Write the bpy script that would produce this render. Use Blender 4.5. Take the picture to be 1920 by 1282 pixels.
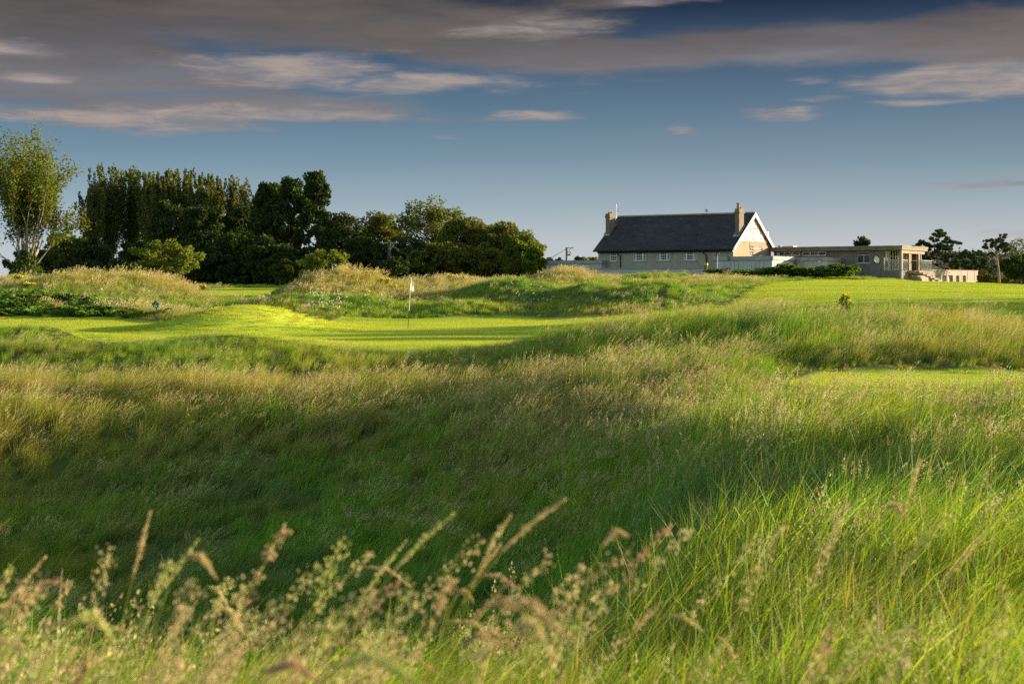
import bpy, math, random
import numpy as np
from math import radians as R
sc = bpy.context.scene
for o in list(bpy.data.objects): bpy.data.objects.remove(o)

# ------------------------------------------------------------------ camera, sun, sky, exposure
F = 2667.0; HZ = 530.0; CX = 960.0; CAMZ = 2.0       # 50 mm lens in photo pixels, horizon row, eye height
SUN_AZ = 108.0      # degrees to the right of the direction pointing back at the camera
SUN_EL = 9.2
EXPOSURE = 1.5

cam_d = bpy.data.cameras.new('camera'); cam = bpy.data.objects.new('camera', cam_d)
sc.collection.objects.link(cam); sc.camera = cam
cam.location = (0, 0, CAMZ); cam.rotation_euler = (R(90), 0, 0)
cam_d.sensor_width = 36; cam_d.lens = 50; cam_d.shift_y = -(641 - HZ) / 1920.0
cam_d.clip_start = 0.05; cam_d.clip_end = 20000
cam_d.dof.use_dof = True; cam_d.dof.focus_distance = 30; cam_d.dof.aperture_fstop = 4.6

a = R(SUN_AZ)                                          # unit vector towards the sun
sdir = np.array([math.sin(a) * math.cos(R(SUN_EL)), -math.cos(a) * math.cos(R(SUN_EL)), math.sin(R(SUN_EL))])
sun_d = bpy.data.lights.new('sun', 'SUN'); sun_d.energy = 4.8; sun_d.angle = R(0.6); sun_d.color = (1.0, 0.83, 0.60)
sun = bpy.data.objects.new('sun', sun_d); sc.collection.objects.link(sun)
from mathutils import Vector, Matrix
sun.rotation_euler = Vector(sdir).to_track_quat('Z', 'Y').to_euler()

class NT:                                              # tiny node helper
    def __init__(s, tree): s.t = tree; tree.nodes.clear()
    def n(s, typ, ins=None, **kw):
        nd = s.t.nodes.new(typ)
        for k, v in kw.items(): setattr(nd, k, v)
        for k, v in (ins or {}).items():
            if isinstance(v, bpy.types.NodeSocket): s.t.links.new(v, nd.inputs[k])
            else: nd.inputs[k].default_value = v
        return nd
    def m(s, op, a, b=0.0, c=0.0, clamp=False):
        nd = s.n('ShaderNodeMath', {0: a, 1: b, 2: c}, operation=op); nd.use_clamp = clamp; return nd.outputs[0]
    def mix(s, f, a, b, mode='MIX'):
        nd = s.t.nodes.new('ShaderNodeMix'); nd.data_type = 'RGBA'; nd.blend_type = mode
        for k, v in ((0, f), (6, a), (7, b)):
            if isinstance(v, bpy.types.NodeSocket): s.t.links.new(v, nd.inputs[k])
            else: nd.inputs[k].default_value = (tuple(v) + (1,))[:4] if k else v
        return nd.outputs[2]
    def noise(s, vec, scale, detail=4, rough=.55, dist=0.0, dim='3D'):
        ins = {'Scale': scale, 'Detail': detail, 'Roughness': rough, 'Distortion': dist}
        if vec is not None: ins['Vector'] = vec
        return s.n('ShaderNodeTexNoise', ins, noise_dimensions=dim)
    def ramp(s, f, pts, interp='LINEAR'):
        nd = s.n('ShaderNodeValToRGB', {0: f}); cr = nd.color_ramp; cr.interpolation = interp
        while len(cr.elements) < len(pts): cr.elements.new(0.5)
        for e, (p, c) in zip(cr.elements, pts):
            e.position = p; e.color = (tuple(c) + (1,))[:4] if not isinstance(c, (int, float)) else (c, c, c, 1)
        return nd.outputs[0]
    def sstep(s, v, lo, hi):
        nd = s.n('ShaderNodeMapRange', {0: v, 1: lo, 2: hi, 3: 0.0, 4: 1.0}, interpolation_type='SMOOTHSTEP'); return nd.outputs[0]

def lin(r, g, b):
    f = lambda c: (c / 255 / 12.92) if c / 255 <= .04045 else ((c / 255 + .055) / 1.055) ** 2.4
    return (f(r), f(g), f(b))

world = bpy.data.worlds.new('World'); sc.world = world; world.use_nodes = True
def build_world():
    w = NT(world.node_tree)
    tc = w.n('ShaderNodeTexCoord').outputs['Generated']
    xyz = w.n('ShaderNodeSeparateXYZ', {0: tc}).outputs
    az = w.m('ARCTAN2', xyz[0], xyz[1])
    hor = w.m('SQRT', w.m('ADD', w.m('MULTIPLY', xyz[0], xyz[0]), w.m('MULTIPLY', xyz[1], xyz[1])))
    el = w.m('DIVIDE', xyz[2], w.m('MAXIMUM', hor, .001))
    sky = w.n('ShaderNodeTexSky', sky_type='NISHITA', sun_disc=False, sun_elevation=R(SUN_EL),
              sun_rotation=math.atan2(sdir[0], sdir[1]), altitude=20, air_density=1.2, dust_density=.6, ozone_density=1.5)
    high = w.n('ShaderNodeVectorMath', {0: sky.outputs[0], 'Scale': 0.115}, operation='SCALE').outputs[0]
    # clear evening sky: pale at the horizon, deep blue higher up
    k = 1.0 / 2 ** EXPOSURE
    def c(*v): return tuple(x * k for x in lin(*v))
    elr = w.m('MULTIPLY', el, 4.0)                     # el 0..0.25 -> 0..1
    low = w.ramp(elr, [(0.0, c(205, 204, 202)), (.10, c(194, 198, 200)), (.22, c(160, 175, 184)), (.35, c(125, 148, 164)),
                       (.48, c(99, 124, 144)), (.62, c(73, 97, 121)), (.78, c(34, 50, 73)), (1.0, c(30, 44, 68))])
    # cooler and bluer to the west (left), greyer to the right
    side = w.sstep(az, -0.35, 0.30)
    low = w.mix(w.m('MULTIPLY', w.m('SUBTRACT', 1.0, side), .55), low, (.80, .99, 1.06, 1), 'MULTIPLY')
    base = w.mix(w.sstep(el, .24, .55), low, high)
    # clouds: warped soft banks placed by bearing and height, plus loose streaks all round
    comb = w.n('ShaderNodeCombineXYZ', {0: w.m('MULTIPLY', az, 2.2), 1: w.m('MULTIPLY', el, 13.0), 2: 0.0}).outputs[0]
    n1 = w.noise(comb, 3.2, 7, .56, .25); n2 = w.noise(comb, 10.0, 10, .66, .4)
    nw = w.m('SUBTRACT', n1.outputs[0], .5); nf = w.m('SUBTRACT', n2.outputs[0], .5)
    nc = w.n('ShaderNodeSeparateColor', {0: n1.outputs[1]}).outputs
    wa = w.m('ADD', az, w.m('MULTIPLY', w.m('SUBTRACT', nc[1], .5), .10))
    we = w.m('ADD', el, w.m('MULTIPLY', w.m('SUBTRACT', nc[2], .5), .022))
    def blob(px, py, hw, hh, amp=1.0):
        dx = w.m('MULTIPLY', w.m('SUBTRACT', wa, (px - CX) / F), F / hw)
        dy = w.m('MULTIPLY', w.m('SUBTRACT', we, (HZ - py) / F), F / hh)
        r2 = w.m('ADD', w.m('MULTIPLY', dx, dx), w.m('MULTIPLY', dy, dy))
        return w.m('MULTIPLY', w.m('POWER', 2.718, w.m('MULTIPLY', r2, -1.0)), amp)
    def total(lst):
        acc = None
        for b in lst:
            v = blob(*b); acc = v if acc is None else w.m('MAXIMUM', acc, v)
        return acc
    dark = total([(60, 30, 650, 80, 1.6), (500, 25, 520, 78, 1.6), (880, 62, 250, 50, 1.4), (1120, 108, 340, 34, 1.5), (1500, 92, 330, 44, 1.6),
                  (1850, 92, 300, 50, 1.6), (150, 150, 430, 75, 1.25), (400, 212, 430, 38, 1.2), (1180, 3, 170, 20, .9), (1820, 140, 180, 26, .9)])
    lite = total([(540, 134, 190, 34, 1.25), (820, 160, 210, 25, 1.3), (330, 226, 400, 26, 1.15), (40, 118, 110, 16, .9), (70, 162, 90, 14, 1.0), (620, 226, 190, 14, .95),
                  (1000, 217, 110, 8, 1.1), (1065, 176, 50, 9, .7), (820, 258, 50, 7, .45), (1470, 222, 100, 12, 1.0), (1540, 200, 120, 8, .7), (1495, 162, 50, 10, .8), (1600, 166, 70, 15, .95),
                  (1830, 166, 260, 30, 1.65), (1720, 204, 130, 9, .9), (1298, 248, 34, 12, .75), (1870, 351, 160, 8, .95), (1000, 55, 170, 26, .75), (1250, 10, 90, 12, .7),
                  (1905, 284, 70, 7, .4), (1900, 450, 260, 26, .35), (1250, 395, 500, 14, .12)])
    cd = w.sstep(w.m('ADD', dark, w.m('ADD', w.m('MULTIPLY', nw, 1.5), w.m('MULTIPLY', nf, .7))), .25, 1.0)
    cl = w.sstep(w.m('ADD', lite, w.m('ADD', w.m('MULTIPLY', nw, 1.6), w.m('MULTIPLY', nf, .9))), .26, 1.15)
    shade = w.sstep(w.m('ADD', el, w.m('MULTIPLY', nw, .06)), .19, .12)
    dcol = w.mix(shade, c(80, 77, 79), c(124, 126, 134))
    wide = w.noise(comb, 1.6, 5, .55)
    dcol = w.mix(w.m('MULTIPLY', w.sstep(wide.outputs[0], .42, .66), .6), dcol, c(116, 108, 104))
    dcol = w.mix(w.sstep(az, -.30, .25), dcol, (1.25, 1.2, 1.18, 1), 'MULTIPLY')
    lcol = w.mix(w.sstep(n2.outputs[0], .35, .68), c(136, 135, 141), c(176, 161, 152))
    colr = w.mix(cd, base, dcol); colr = w.mix(w.m('MULTIPLY', cl, .92), colr, lcol)
    # nothing of those bands behind the camera or high overhead: plain sky there
    keep = w.m('MULTIPLY', w.sstep(xyz[1], .1, .4), w.sstep(el, .40, .26))
    other = w.m('MULTIPLY', w.sstep(n1.outputs[0], .5, .72), .5)
    rest = w.mix(other, w.mix(w.sstep(el, .0, .12), low, high), c(190, 180, 172))
    fin = w.mix(keep, rest, colr)
    fin = w.mix(w.sstep(el, 0.0, -.02), fin, c(90, 100, 70))
    bg = w.n('ShaderNodeBackground', {0: fin, 1: 1.0}); out = w.n('ShaderNodeOutputWorld', {0: bg.outputs[0]})
build_world()
world.cycles.sampling_method = 'MANUAL'; world.cycles.sample_map_resolution = 512
vs = sc.view_settings; vs.view_transform = 'Standard'; vs.look = 'None'; vs.exposure = EXPOSURE; vs.gamma = 1; vs.use_curve_mapping = False
sc.cycles.max_bounces = 6; sc.cycles.diffuse_bounces = 3; sc.cycles.transmission_bounces = 4; sc.cycles.glossy_bounces = 2
sc.cycles.transparent_max_bounces = 4; sc.cycles.use_denoising = False

# ------------------------------------------------------------------ helpers
rng = np.random.default_rng(7); random.seed(7)
def link(o): sc.collection.objects.link(o); return o
def tag(o, label=None, cat=None, group=None, kind=None):
    if label: o['label'] = label
    if cat: o['category'] = cat
    if group: o['group'] = group
    if kind: o['kind'] = kind
    return o
def empty(name, loc, rz=0.0):
    o = bpy.data.objects.new(name, None); o.location = loc; o.rotation_euler.z = rz; o.empty_display_size = .3; return link(o)

class MB:                                              # collects faces, then links ONE mesh object
    def __init__(s): s.v = []; s.f = []; s.mi = []
    def add(s, vs_, fs, mi=0):
        b = len(s.v); s.v += [tuple(p) for p in vs_]; s.f += [tuple(b + i for i in f) for f in fs]; s.mi += [mi] * len(fs); return s
    def box(s, x0, x1, y0, y1, z0, z1, mi=0):
        v = [(x0, y0, z0), (x1, y0, z0), (x1, y1, z0), (x0, y1, z0), (x0, y0, z1), (x1, y0, z1), (x1, y1, z1), (x0, y1, z1)]
        return s.add(v, [(0, 3, 2, 1), (4, 5, 6, 7), (0, 1, 5, 4), (1, 2, 6, 5), (2, 3, 7, 6), (3, 0, 4, 7)], mi)
    def tube(s, pts, rad, n=6, mi=0, cap=True):
        pts = [Vector(p) for p in pts]; rings = []; vs_ = []
        if isinstance(rad, (int, float)): rad = [rad] * len(pts)
        up = Vector((0.13, 0.21, 1)).normalized()
        for i, p in enumerate(pts):
            d = (pts[min(i + 1, len(pts) - 1)] - pts[max(i - 1, 0)])
            d = d.normalized() if d.length > 1e-9 else Vector((0, 0, 1))
            u = d.cross(up) if abs(d.dot(up)) < .97 else d.cross(Vector((1, 0, 0))); u.normalize(); w_ = d.cross(u)
            for k in range(n):
                t = 2 * math.pi * k / n; vs_.append(p + (u * math.cos(t) + w_ * math.sin(t)) * rad[i])
        fs = []
        for i in range(len(pts) - 1):
            for k in range(n):
                k2 = (k + 1) % n; fs.append((i * n + k, i * n + k2, (i + 1) * n + k2, (i + 1) * n + k))
        if cap: fs.append(tuple(range(n - 1, -1, -1))); fs.append(tuple((len(pts) - 1) * n + k for k in range(n)))
        return s.add(vs_, fs, mi)
    def bar(s, p, q, r, n=6, mi=0): return s.tube([p, q], [r, r], n, mi)
    def prism(s, poly, axis, a0, a1, mi=0):            # polygon of (u, z) extruded along an axis ('x' or 'y')
        n = len(poly); mk = (lambda u, z, t: (t, u, z)) if axis == 'x' else (lambda u, z, t: (u, t, z))
        v = [mk(u, z, a0) for u, z in poly] + [mk(u, z, a1) for u, z in poly]
        return s.add(v, [tuple(range(n)), tuple(range(2 * n - 1, n - 1, -1))] + [(i, n + i, n + (i + 1) % n, (i + 1) % n) for i in range(n)], mi)
    def sphere(s, c, r, nu=10, nv=7, mi=0, sq=(1, 1, 1)):
        v = [(c[0], c[1], c[2] + r * sq[2])]
        for j in range(1, nv):
            ph = math.pi * j / nv
            for i in range(nu):
                th = 2 * math.pi * i / nu; v.append((c[0] + r * sq[0] * math.sin(ph) * math.cos(th), c[1] + r * sq[1] * math.sin(ph) * math.sin(th), c[2] + r * sq[2] * math.cos(ph)))
        v.append((c[0], c[1], c[2] - r * sq[2])); f = []
        for i in range(nu): f.append((0, 1 + i, 1 + (i + 1) % nu))
        for j in range(nv - 2):
            for i in range(nu):
                a_ = 1 + j * nu + i; b_ = 1 + j * nu + (i + 1) % nu; f.append((a_, a_ + nu, b_ + nu, b_))
        e = len(v) - 1
        for i in range(nu): f.append((e, 1 + (nv - 2) * nu + (i + 1) % nu, 1 + (nv - 2) * nu + i))
        return s.add(v, f, mi)
    def build(s, name, mats, parent=None, smooth=False, fixn=True):
        me = bpy.data.meshes.new(name); me.from_pydata(s.v, [], s.f)
        if not isinstance(mats, (list, tuple)): mats = [mats]
        for m in mats: me.materials.append(m)
        me.polygons.foreach_set('material_index', s.mi)
        if fixn:
            import bmesh
            bm = bmesh.new(); bm.from_mesh(me); bmesh.ops.recalc_face_normals(bm, faces=bm.faces); bm.to_mesh(me); bm.free()
        if smooth: me.polygons.foreach_set('use_smooth', [True] * len(me.polygons))
        o = link(bpy.data.objects.new(name, me)); o.parent = parent; return o

def np_mesh(name, V, Fq, uv=None, smooth=False):       # V (n,3), Fq (m,4) quads, uv (m*4,2)
    me = bpy.data.meshes.new(name); n, m = len(V), len(Fq)
    me.vertices.add(n); me.vertices.foreach_set('co', np.asarray(V, np.float32).ravel())
    me.loops.add(m * 4); me.loops.foreach_set('vertex_index', np.asarray(Fq, np.int32).ravel())
    me.polygons.add(m); me.polygons.foreach_set('loop_start', np.arange(0, m * 4, 4, dtype=np.int32))
    if uv is not None:
        l = me.uv_layers.new(name='UVMap'); l.data.foreach_set('uv', np.asarray(uv, np.float32).ravel())
    if smooth: me.polygons.foreach_set('use_smooth', np.ones(m, bool))
    me.update(calc_edges=True); me.validate(); return me

_G = np.random.default_rng(3).random((256, 256))
def vnoise(x, y):
    x = np.asarray(x, float); y = np.asarray(y, float)
    xi = np.floor(x).astype(int); yi = np.floor(y).astype(int); fx = x - xi; fy = y - yi
    fx = fx * fx * (3 - 2 * fx); fy = fy * fy * (3 - 2 * fy); g = lambda i, j: _G[i % 256, j % 256]
    return (g(xi, yi) * (1 - fx) + g(xi + 1, yi) * fx) * (1 - fy) + (g(xi, yi + 1) * (1 - fx) + g(xi + 1, yi + 1) * fx) * fy
def fbm(x, y, s, o=3):
    r = 0; a_ = .5; t = 0
    for k in range(o): r = r + a_ * vnoise(x / s + 17.3 * k, y / s + 9.1 * k); t += a_; a_ *= .5; s = s * .5
    return r / t                                        # 0..1
def ss(v, lo, hi): t = np.clip((v - lo) / (hi - lo), 0, 1); return t * t * (3 - 2 * t)

# ------------------------------------------------------------------ terrain height
PXC = np.array([-300, 0, 200, 400, 600, 800, 1000, 1200, 1400, 1600, 1800, 1920, 2220.])
TAB = {
 0:   [.50, .50, .50, .50, .50, .50, .50, .50, .50, .50, .50, .5, .5],
 3:   [.42, .42, .42, .42, .42, .42, .42, .42, .42, .42, .42, .4, .4],
 5:   [.22, .22, .22, .22, .22, .20, .16, .14, .14, .16, .20, .2, .2],
 8:   [-.5, -.5, -.7, -.8, -.8, -.7, -.55, -.35, -.15, -.05, 0, 0, 0],
 12:  [-2.0, -2.1, -2.2, -2.3, -2.3, -2.1, -1.6, -.95, -.30, -.15, 0, 0, 0],
 16:  [-2.8, -2.8, -2.9, -2.9, -2.8, -2.5, -1.9, -1.05, -.3, -.15, -.1, 0, 0],
 20:  [-2.8, -2.8, -2.9, -2.8, -2.7, -2.4, -1.9, -1.1, -.36, -.25, -.2, -.1, 0],
 25:  [-2.4, -2.5, -2.6, -2.5, -2.3, -1.95, -1.4, -.8, -.42, -.38, -.3, -.2, 0],
 28:  [-1.95, -2.05, -2.1, -2.05, -1.9, -1.5, -1.0, -.5, -.1, 0, 0, 0, 0],
 31:  [-.85, -.95, -1.1, -1.1, -1.05, -.9, -.6, -.3, 0, 0, 0, 0, 0],
 35:  [-.5, -.5, -.5, -.6, -.6, -.5, -.3, 0, .2, .25, .2, .15, .2],
 39:  [-.6, -.6, -.5, -.45, -.4, -.3, -.05, .3, .6, .7, .5, .25, .3],
 43:  [-.2, -.2, -.1, -.05, -.05, 0, .15, .5, .8, 1.0, .8, .45, .3],
 48:  [0, 0, 0, 0, 0, 0, 0, .45, .8, 1.0, .75, .4, .3],
 55:  [0, 0, 0, 0, 0, 0, 0, .2, .5, .7, .5, .4, .3],
 63:  [.3, .3, .25, .05, .02, .02, .05, .2, .5, .75, .8, .8, .8],
 72:  [.95, .95, .85, .35, .2, .15, .15, .45, .8, 1.1, 1.1, 1.1, 1.1],
 80:  [1.2, 1.2, 1.1, .8, .6, .5, .5, .8, 1.2, 1.4, 1.35, 1.3, 1.3],
 95:  [1.5, 1.5, 1.4, 1.2, 1.1, 1.2, 1.4, 1.6, 1.8, 1.9, 1.75, 1.6, 1.6],
 112: [1.3, 1.4, 1.4, 1.45, 1.5, 1.7, 2.0, 2.2, 2.25, 2.2, 2.05, 1.85, 1.8],
 135: [1.4, 1.5, 1.5, 1.55, 1.6, 2.0, 2.4, 2.5, 2.5, 2.25, 1.6, 1.5, 1.5],
 170: [1.5, 1.5, 1.5, 1.6, 1.7, 2.0, 2.3, 2.4, 2.2, 1.8, 1.3, 1.2, 1.2],
 260: [1.5] * 13, 600: [1.0] * 13, 8000: [0.0] * 13}
DL = np.array(sorted(TAB)); T = np.array([TAB[d] for d in DL], float)
def catmull(A, u):                                      # A (n, ...) samples on integers, evaluated at u
    n = A.shape[0]; i = np.clip(np.floor(u).astype(int), 0, n - 2); t = (u - i)[:, None]
    p0, p1, p2, p3 = A[np.clip(i - 1, 0, n - 1)], A[i], A[i + 1], A[np.clip(i + 2, 0, n - 1)]
    return .5 * ((2 * p1) + (-p0 + p2) * t + (2 * p0 - 5 * p1 + 4 * p2 - p3) * t * t + (-p0 + 3 * p1 - 3 * p2 + p3) * t ** 3)
NU, NV_ = 241, 401
pu = np.linspace(PXC[0], PXC[-1], NU)
Tf = catmull(T.T, np.interp(pu, PXC, np.arange(len(PXC)))).T
Tf = catmull(Tf, np.linspace(0, len(DL) - 1, NV_))
def plan(x, y):                                         # world plan position -> photo column, depth
    az = np.arctan2(x, y); r = np.hypot(x, y); ac = np.clip(az, -.43, .43)
    return CX + F * np.tan(ac), r * np.cos(ac)
def XY(px, D): return (px - CX) / F * D, D
def zpy(py, D): return CAMZ - (py - HZ) / F * D
def base_h(x, y):
    px, D = plan(x, y)
    u = np.clip((px - PXC[0]) / (PXC[-1] - PXC[0]) * (NU - 1), 0, NU - 1.001)
    v = np.clip(np.interp(D, DL, np.arange(len(DL))) / (len(DL) - 1) * (NV_ - 1), 0, NV_ - 1.001)
    i = u.astype(int); j = v.astype(int); fu = u - i; fv = v - j
    return (Tf[j, i] * (1 - fu) + Tf[j, i + 1] * fu) * (1 - fv) + (Tf[j + 1, i] * (1 - fu) + Tf[j + 1, i + 1] * fu) * fv
MOUNDS = []                                             # x, y, sx, sy, amp, rot
def mound(px, D, top, spx, sy, gh=.35):
    x, y = XY(px, D); h0 = float(base_h(np.array([x]), np.array([y]))[0])
    MOUNDS.append((x, y, spx / F * D, sy, zpy(top, D) - gh - h0))
# mown humps of the green
mound(425, 60, 584, 75, 3.2, 0); mound(520, 61, 596, 70, 3.0, 0); mound(430, 46.2, 624, 110, 1.3, 0); mound(60, 50, 620, 110, 2.0, 0)
mound(900, 71, 601, 90, 1.8, 0); mound(710, 71.5, 602, 60, 1.8, 0)
# rough dunes and hillocks behind the green
mound(140, 78, 508, 85, 4.5, .45); mound(280, 82, 527, 60, 4, .45); mound(20, 84, 512, 60, 4, .4)
mound(665, 92, 512, 62, 4.0, .45); mound(850, 96, 522, 80, 4, .4); mound(590, 90, 530, 40, 4, .4)
mound(560, 76, 550, 60, 2.0, .22); mound(690, 77, 556, 42, 1.6, .22); mound(870, 77.5, 561, 66, 1.4, .22); mound(480, 78, 562, 40, 2.5, .4)
mound(960, 86, 520, 74, 2.6, .22); mound(1240, 79, 524, 54, 2.4, .22); mound(1095, 81, 531, 46, 2.4, .22); mound(1150, 76.5, 560, 95, 1.2, .22)
mound(1055, 112, 505, 32, 3.0, .4); mound(1240, 116, 506, 55, 3.5, .35); mound(1390, 110, 517, 70, 4, .3)
mound(1650, 124, 514, 40, 2.5, .3); mound(330, 118, 535, 60, 4, .4); mound(400, 128, 531, 40, 4, .4)
mound(1560, 45, 566, 150, 3.0, .55)
def H(x, y):
    x = np.atleast_1d(np.asarray(x, float)); y = np.atleast_1d(np.asarray(y, float))
    h = base_h(x, y); px, D = plan(x, y)
    for (mx, my, sx, sy, am) in MOUNDS:
        h = h + am * np.exp(-.5 * (((x - mx) / sx) ** 2 + ((y - my) / sy) ** 2))
    rough = 1 - mown(x, y)
    far = ss(D, 6, 14) * (1 - ss(D, 150, 300))
    h = h + rough * far * ((fbm(x, y, 5.0, 3) - .5) * .5 + (fbm(x + 40, y, 1.6, 2) - .5) * .16)
    h = h + (1 - far) * (D < 20) * (fbm(x, y, 1.2, 2) - .5) * .1
    return h
def hz(x, y): return float(H(x, y)[0])

def sd_poly(x, y, P):                                   # signed distance to a polygon, negative inside
    P = np.array(P, float); d = np.full(x.shape, 1e9); ins = np.zeros(x.shape, bool); n = len(P)
    for i in range(n):
        a_, b_ = P[i], P[(i + 1) % n]; e = b_ - a_; wx = x - a_[0]; wy = y - a_[1]
        t = np.clip((wx * e[0] + wy * e[1]) / max(e @ e, 1e-9), 0, 1)
        d = np.minimum(d, np.hypot(wx - e[0] * t, wy - e[1] * t))
        c = ((a_[1] > y) != (b_[1] > y)) & (x < e[0] * (y - a_[1]) / (e[1] if abs(e[1]) > 1e-9 else 1e-9) + a_[0]); ins ^= c
    return np.where(ins, -d, d)
def poly(pts): return [XY(px, D) for px, D in pts]
GREEN = poly([(-400, 53), (0, 52), (120, 50), (190, 46.5), (300, 45.6), (430, 45.6), (560, 45), (650, 43.2), (760, 42.5), (880, 43), (980, 46), (1080, 50),
              (1200, 53), (1380, 57), (1420, 70), (1330, 74.5), (1200, 71), (1080, 71.5), (960, 74), (860, 73.5), (640, 72.6), (600, 68), (560, 64.5), (430, 63), (300, 63),
              (200, 66), (0, 68), (-400, 68)])
FAIR = poly([(1400, 58), (1380, 72), (1400, 88), (1450, 101), (1540, 113), (1640, 121), (1690, 133), (1740, 143), (1840, 156), (2000, 158), (2500, 130), (3200, 90), (3200, 40), (2200, 47), (1960, 50), (1760, 53), (1560, 56)])
FAIRL = poly([(315, 100), (330, 93), (385, 84), (470, 86), (500, 93), (570, 99), (600, 112), (600, 124), (480, 128), (380, 121), (320, 112)])
TEE = poly([(1460, 29), (1500, 27.3), (1620, 25.9), (1800, 26.2), (2300, 26.4), (2300, 31.4), (1700, 31.6), (1560, 31.2)])
def mown(x, y):
    w_ = (fbm(x, y, 3.0, 2) - .5) * 1.2; m = np.zeros(x.shape)
    for P_, s_ in ((GREEN, .25), (FAIR, .5), (FAIRL, .5), (TEE, .15)):
        m = np.maximum(m, 1 - ss(sd_poly(x, y, P_) + w_ * (.35 if P_ is TEE or P_ is GREEN else 1), -s_, s_))
    return m
GOLDS = [(140, 78, 2.6, 3.2, .7), (270, 84, 3.2, 4, 1), (20, 80, 2.5, 4, .5), (665, 92, 2.8, 5, .95), (850, 97, 3.5, 4, .9), (1055, 112, 2.4, 4, 1.1), (590, 88, 2.0, 3, .8),
         (100, 66.5, 7, 2.2, .85), (330, 119, 4.0, 4, .9), (440, 72, 2.0, 1.6, .5), (1130, 72, 4, 1.2, .6), (760, 90, 2.5, 5, .8), (1330, 103, 4, 4, .45), (1700, 33, 2, 1.5, .25), (1830, 40, 1.5, 3, .5)]
def gold(x, y):
    g = np.zeros(x.shape)
    for px, D, sx, sy, am in GOLDS:
        mx, my = XY(px, D); g = np.maximum(g, am * np.exp(-.5 * (((x - mx) / sx) ** 2 + ((y - my) / sy) ** 2)))
    return g
PATH = poly([(-100, 6.5), (1150, 6.3), (1180, 7.0), (-100, 7.3)])

# ------------------------------------------------------------------ materials
MATS = {}
def pmat(name, col, rough=.8, col2=None, scale=3.0, bump=0.0, bscale=20.0, metal=0.0, detail=6, stretch=None, spec=.3, streak=None):
    m = bpy.data.materials.new(name); m.use_nodes = True; t = NT(m.node_tree)
    tc = t.n('ShaderNodeTexCoord').outputs['Object']; v = tc
    if stretch: v = t.n('ShaderNodeMapping', {0: tc, 3: stretch}).outputs[0]
    n = t.noise(v, scale, detail, .6)
    c = (tuple(col) + (1,)); c2 = tuple(col2 or [x * .72 for x in col]) + (1,)
    cc = t.mix(t.sstep(n.outputs[0], .35, .68), c, c2)
    if streak:                                          # rain streaks and soot, wear of the wall itself
        vm = t.n('ShaderNodeMapping', {0: tc, 3: (2.5, 2.5, .18)}).outputs[0]; n2 = t.noise(vm, 2.2, 6, .65)
        cc = t.mix(t.m('MULTIPLY', t.sstep(n2.outputs[0], .5, .75), streak), cc, tuple(x * .45 for x in col))
    b = t.n('ShaderNodeBsdfPrincipled', {'Base Color': cc, 'Roughness': rough, 'Metallic': metal, 'Specular IOR Level': spec})
    if bump:
        nb = t.noise(tc, bscale, 4, .6); bp = t.n('ShaderNodeBump', {'Strength': bump, 'Distance': .02, 'Height': nb.outputs[0]}); t.t.links.new(bp.outputs[0], b.inputs['Normal'])
    t.n('ShaderNodeOutputMaterial', {0: b.outputs[0]}); MATS[name] = m; return m

def grass_mat(name, use_inst=True, straw=(.44, .37, .13), transl=.42):
    m = bpy.data.materials.new(name); m.use_nodes = True; t = NT(m.node_tree)
    uv = t.n('ShaderNodeSeparateXYZ', {0: t.n('ShaderNodeUVMap', uv_map='UVMap').outputs[0]}).outputs
    tint = t.n('ShaderNodeAttribute', attribute_type='INSTANCER', attribute_name='tint').outputs[0]
    dry = t.n('ShaderNodeAttribute', attribute_type='INSTANCER', attribute_name='dry').outputs[2]
    r = uv[0]
    var = t.ramp(r, [(0, (.85, .9, .85)), (.5, (1, 1, 1)), (1, (1.15, 1.1, 1))]) if name == 'turf_blades' else t.ramp(r, [(0, (.42, .58, .45)), (.45, (.9, .95, .9)), (.8, (1.25, 1.15, .9)), (1, (1.7, 1.45, .9))])
    c = t.mix(1.0, tint, var, 'MULTIPLY')
    fr = t.m('FRACT', t.m('MULTIPLY', r, 7.13))
    isdry = t.sstep(t.m('ADD', fr, t.m('MULTIPLY', uv[1], .25)), t.m('SUBTRACT', 1.12, dry), t.m('SUBTRACT', 1.22, dry))
    stw = t.mix(fr, straw, (straw[0] * .75, straw[1] * .62, straw[2] * .5))
    c = t.mix(isdry, c, stw)
    d = t.n('ShaderNodeBsdfDiffuse', {0: c}); tr = t.n('ShaderNodeBsdfTranslucent', {0: t.mix(1.0, c, (1.45, 1.5, .45, 1), 'MULTIPLY')})
    s = t.n('ShaderNodeMixShader', {0: transl, 1: d.outputs[0], 2: tr.outputs[0]})
    g = t.n('ShaderNodeBsdfGlossy', {0: (.9, .95, .8, 1), 1: .55}); s2 = t.n('ShaderNodeMixShader', {0: .028 if name == 'grass_blades' else .010, 1: s.outputs[0], 2: g.outputs[0]})
    t.n('ShaderNodeOutputMaterial', {0: s2.outputs[0]}); return m
def head_mat(name):
    m = bpy.data.materials.new(name); m.use_nodes = True; t = NT(m.node_tree)
    uv = t.n('ShaderNodeSeparateXYZ', {0: t.n('ShaderNodeUVMap', uv_map='UVMap').outputs[0]}).outputs
    rr = t.n('ShaderNodeAttribute', attribute_type='INSTANCER', attribute_name='dry').outputs[2]
    c = t.ramp(uv[0], [(0, (.50, .27, .16)), (.30, (.62, .46, .22)), (.7, (.66, .56, .24)), (1, (.44, .50, .12))])
    d = t.n('ShaderNodeBsdfDiffuse', {0: c}); tr = t.n('ShaderNodeBsdfTranslucent', {0: c})
    s = t.n('ShaderNodeMixShader', {0: .35, 1: d.outputs[0], 2: tr.outputs[0]}); t.n('ShaderNodeOutputMaterial', {0: s.outputs[0]}); return m
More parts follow.
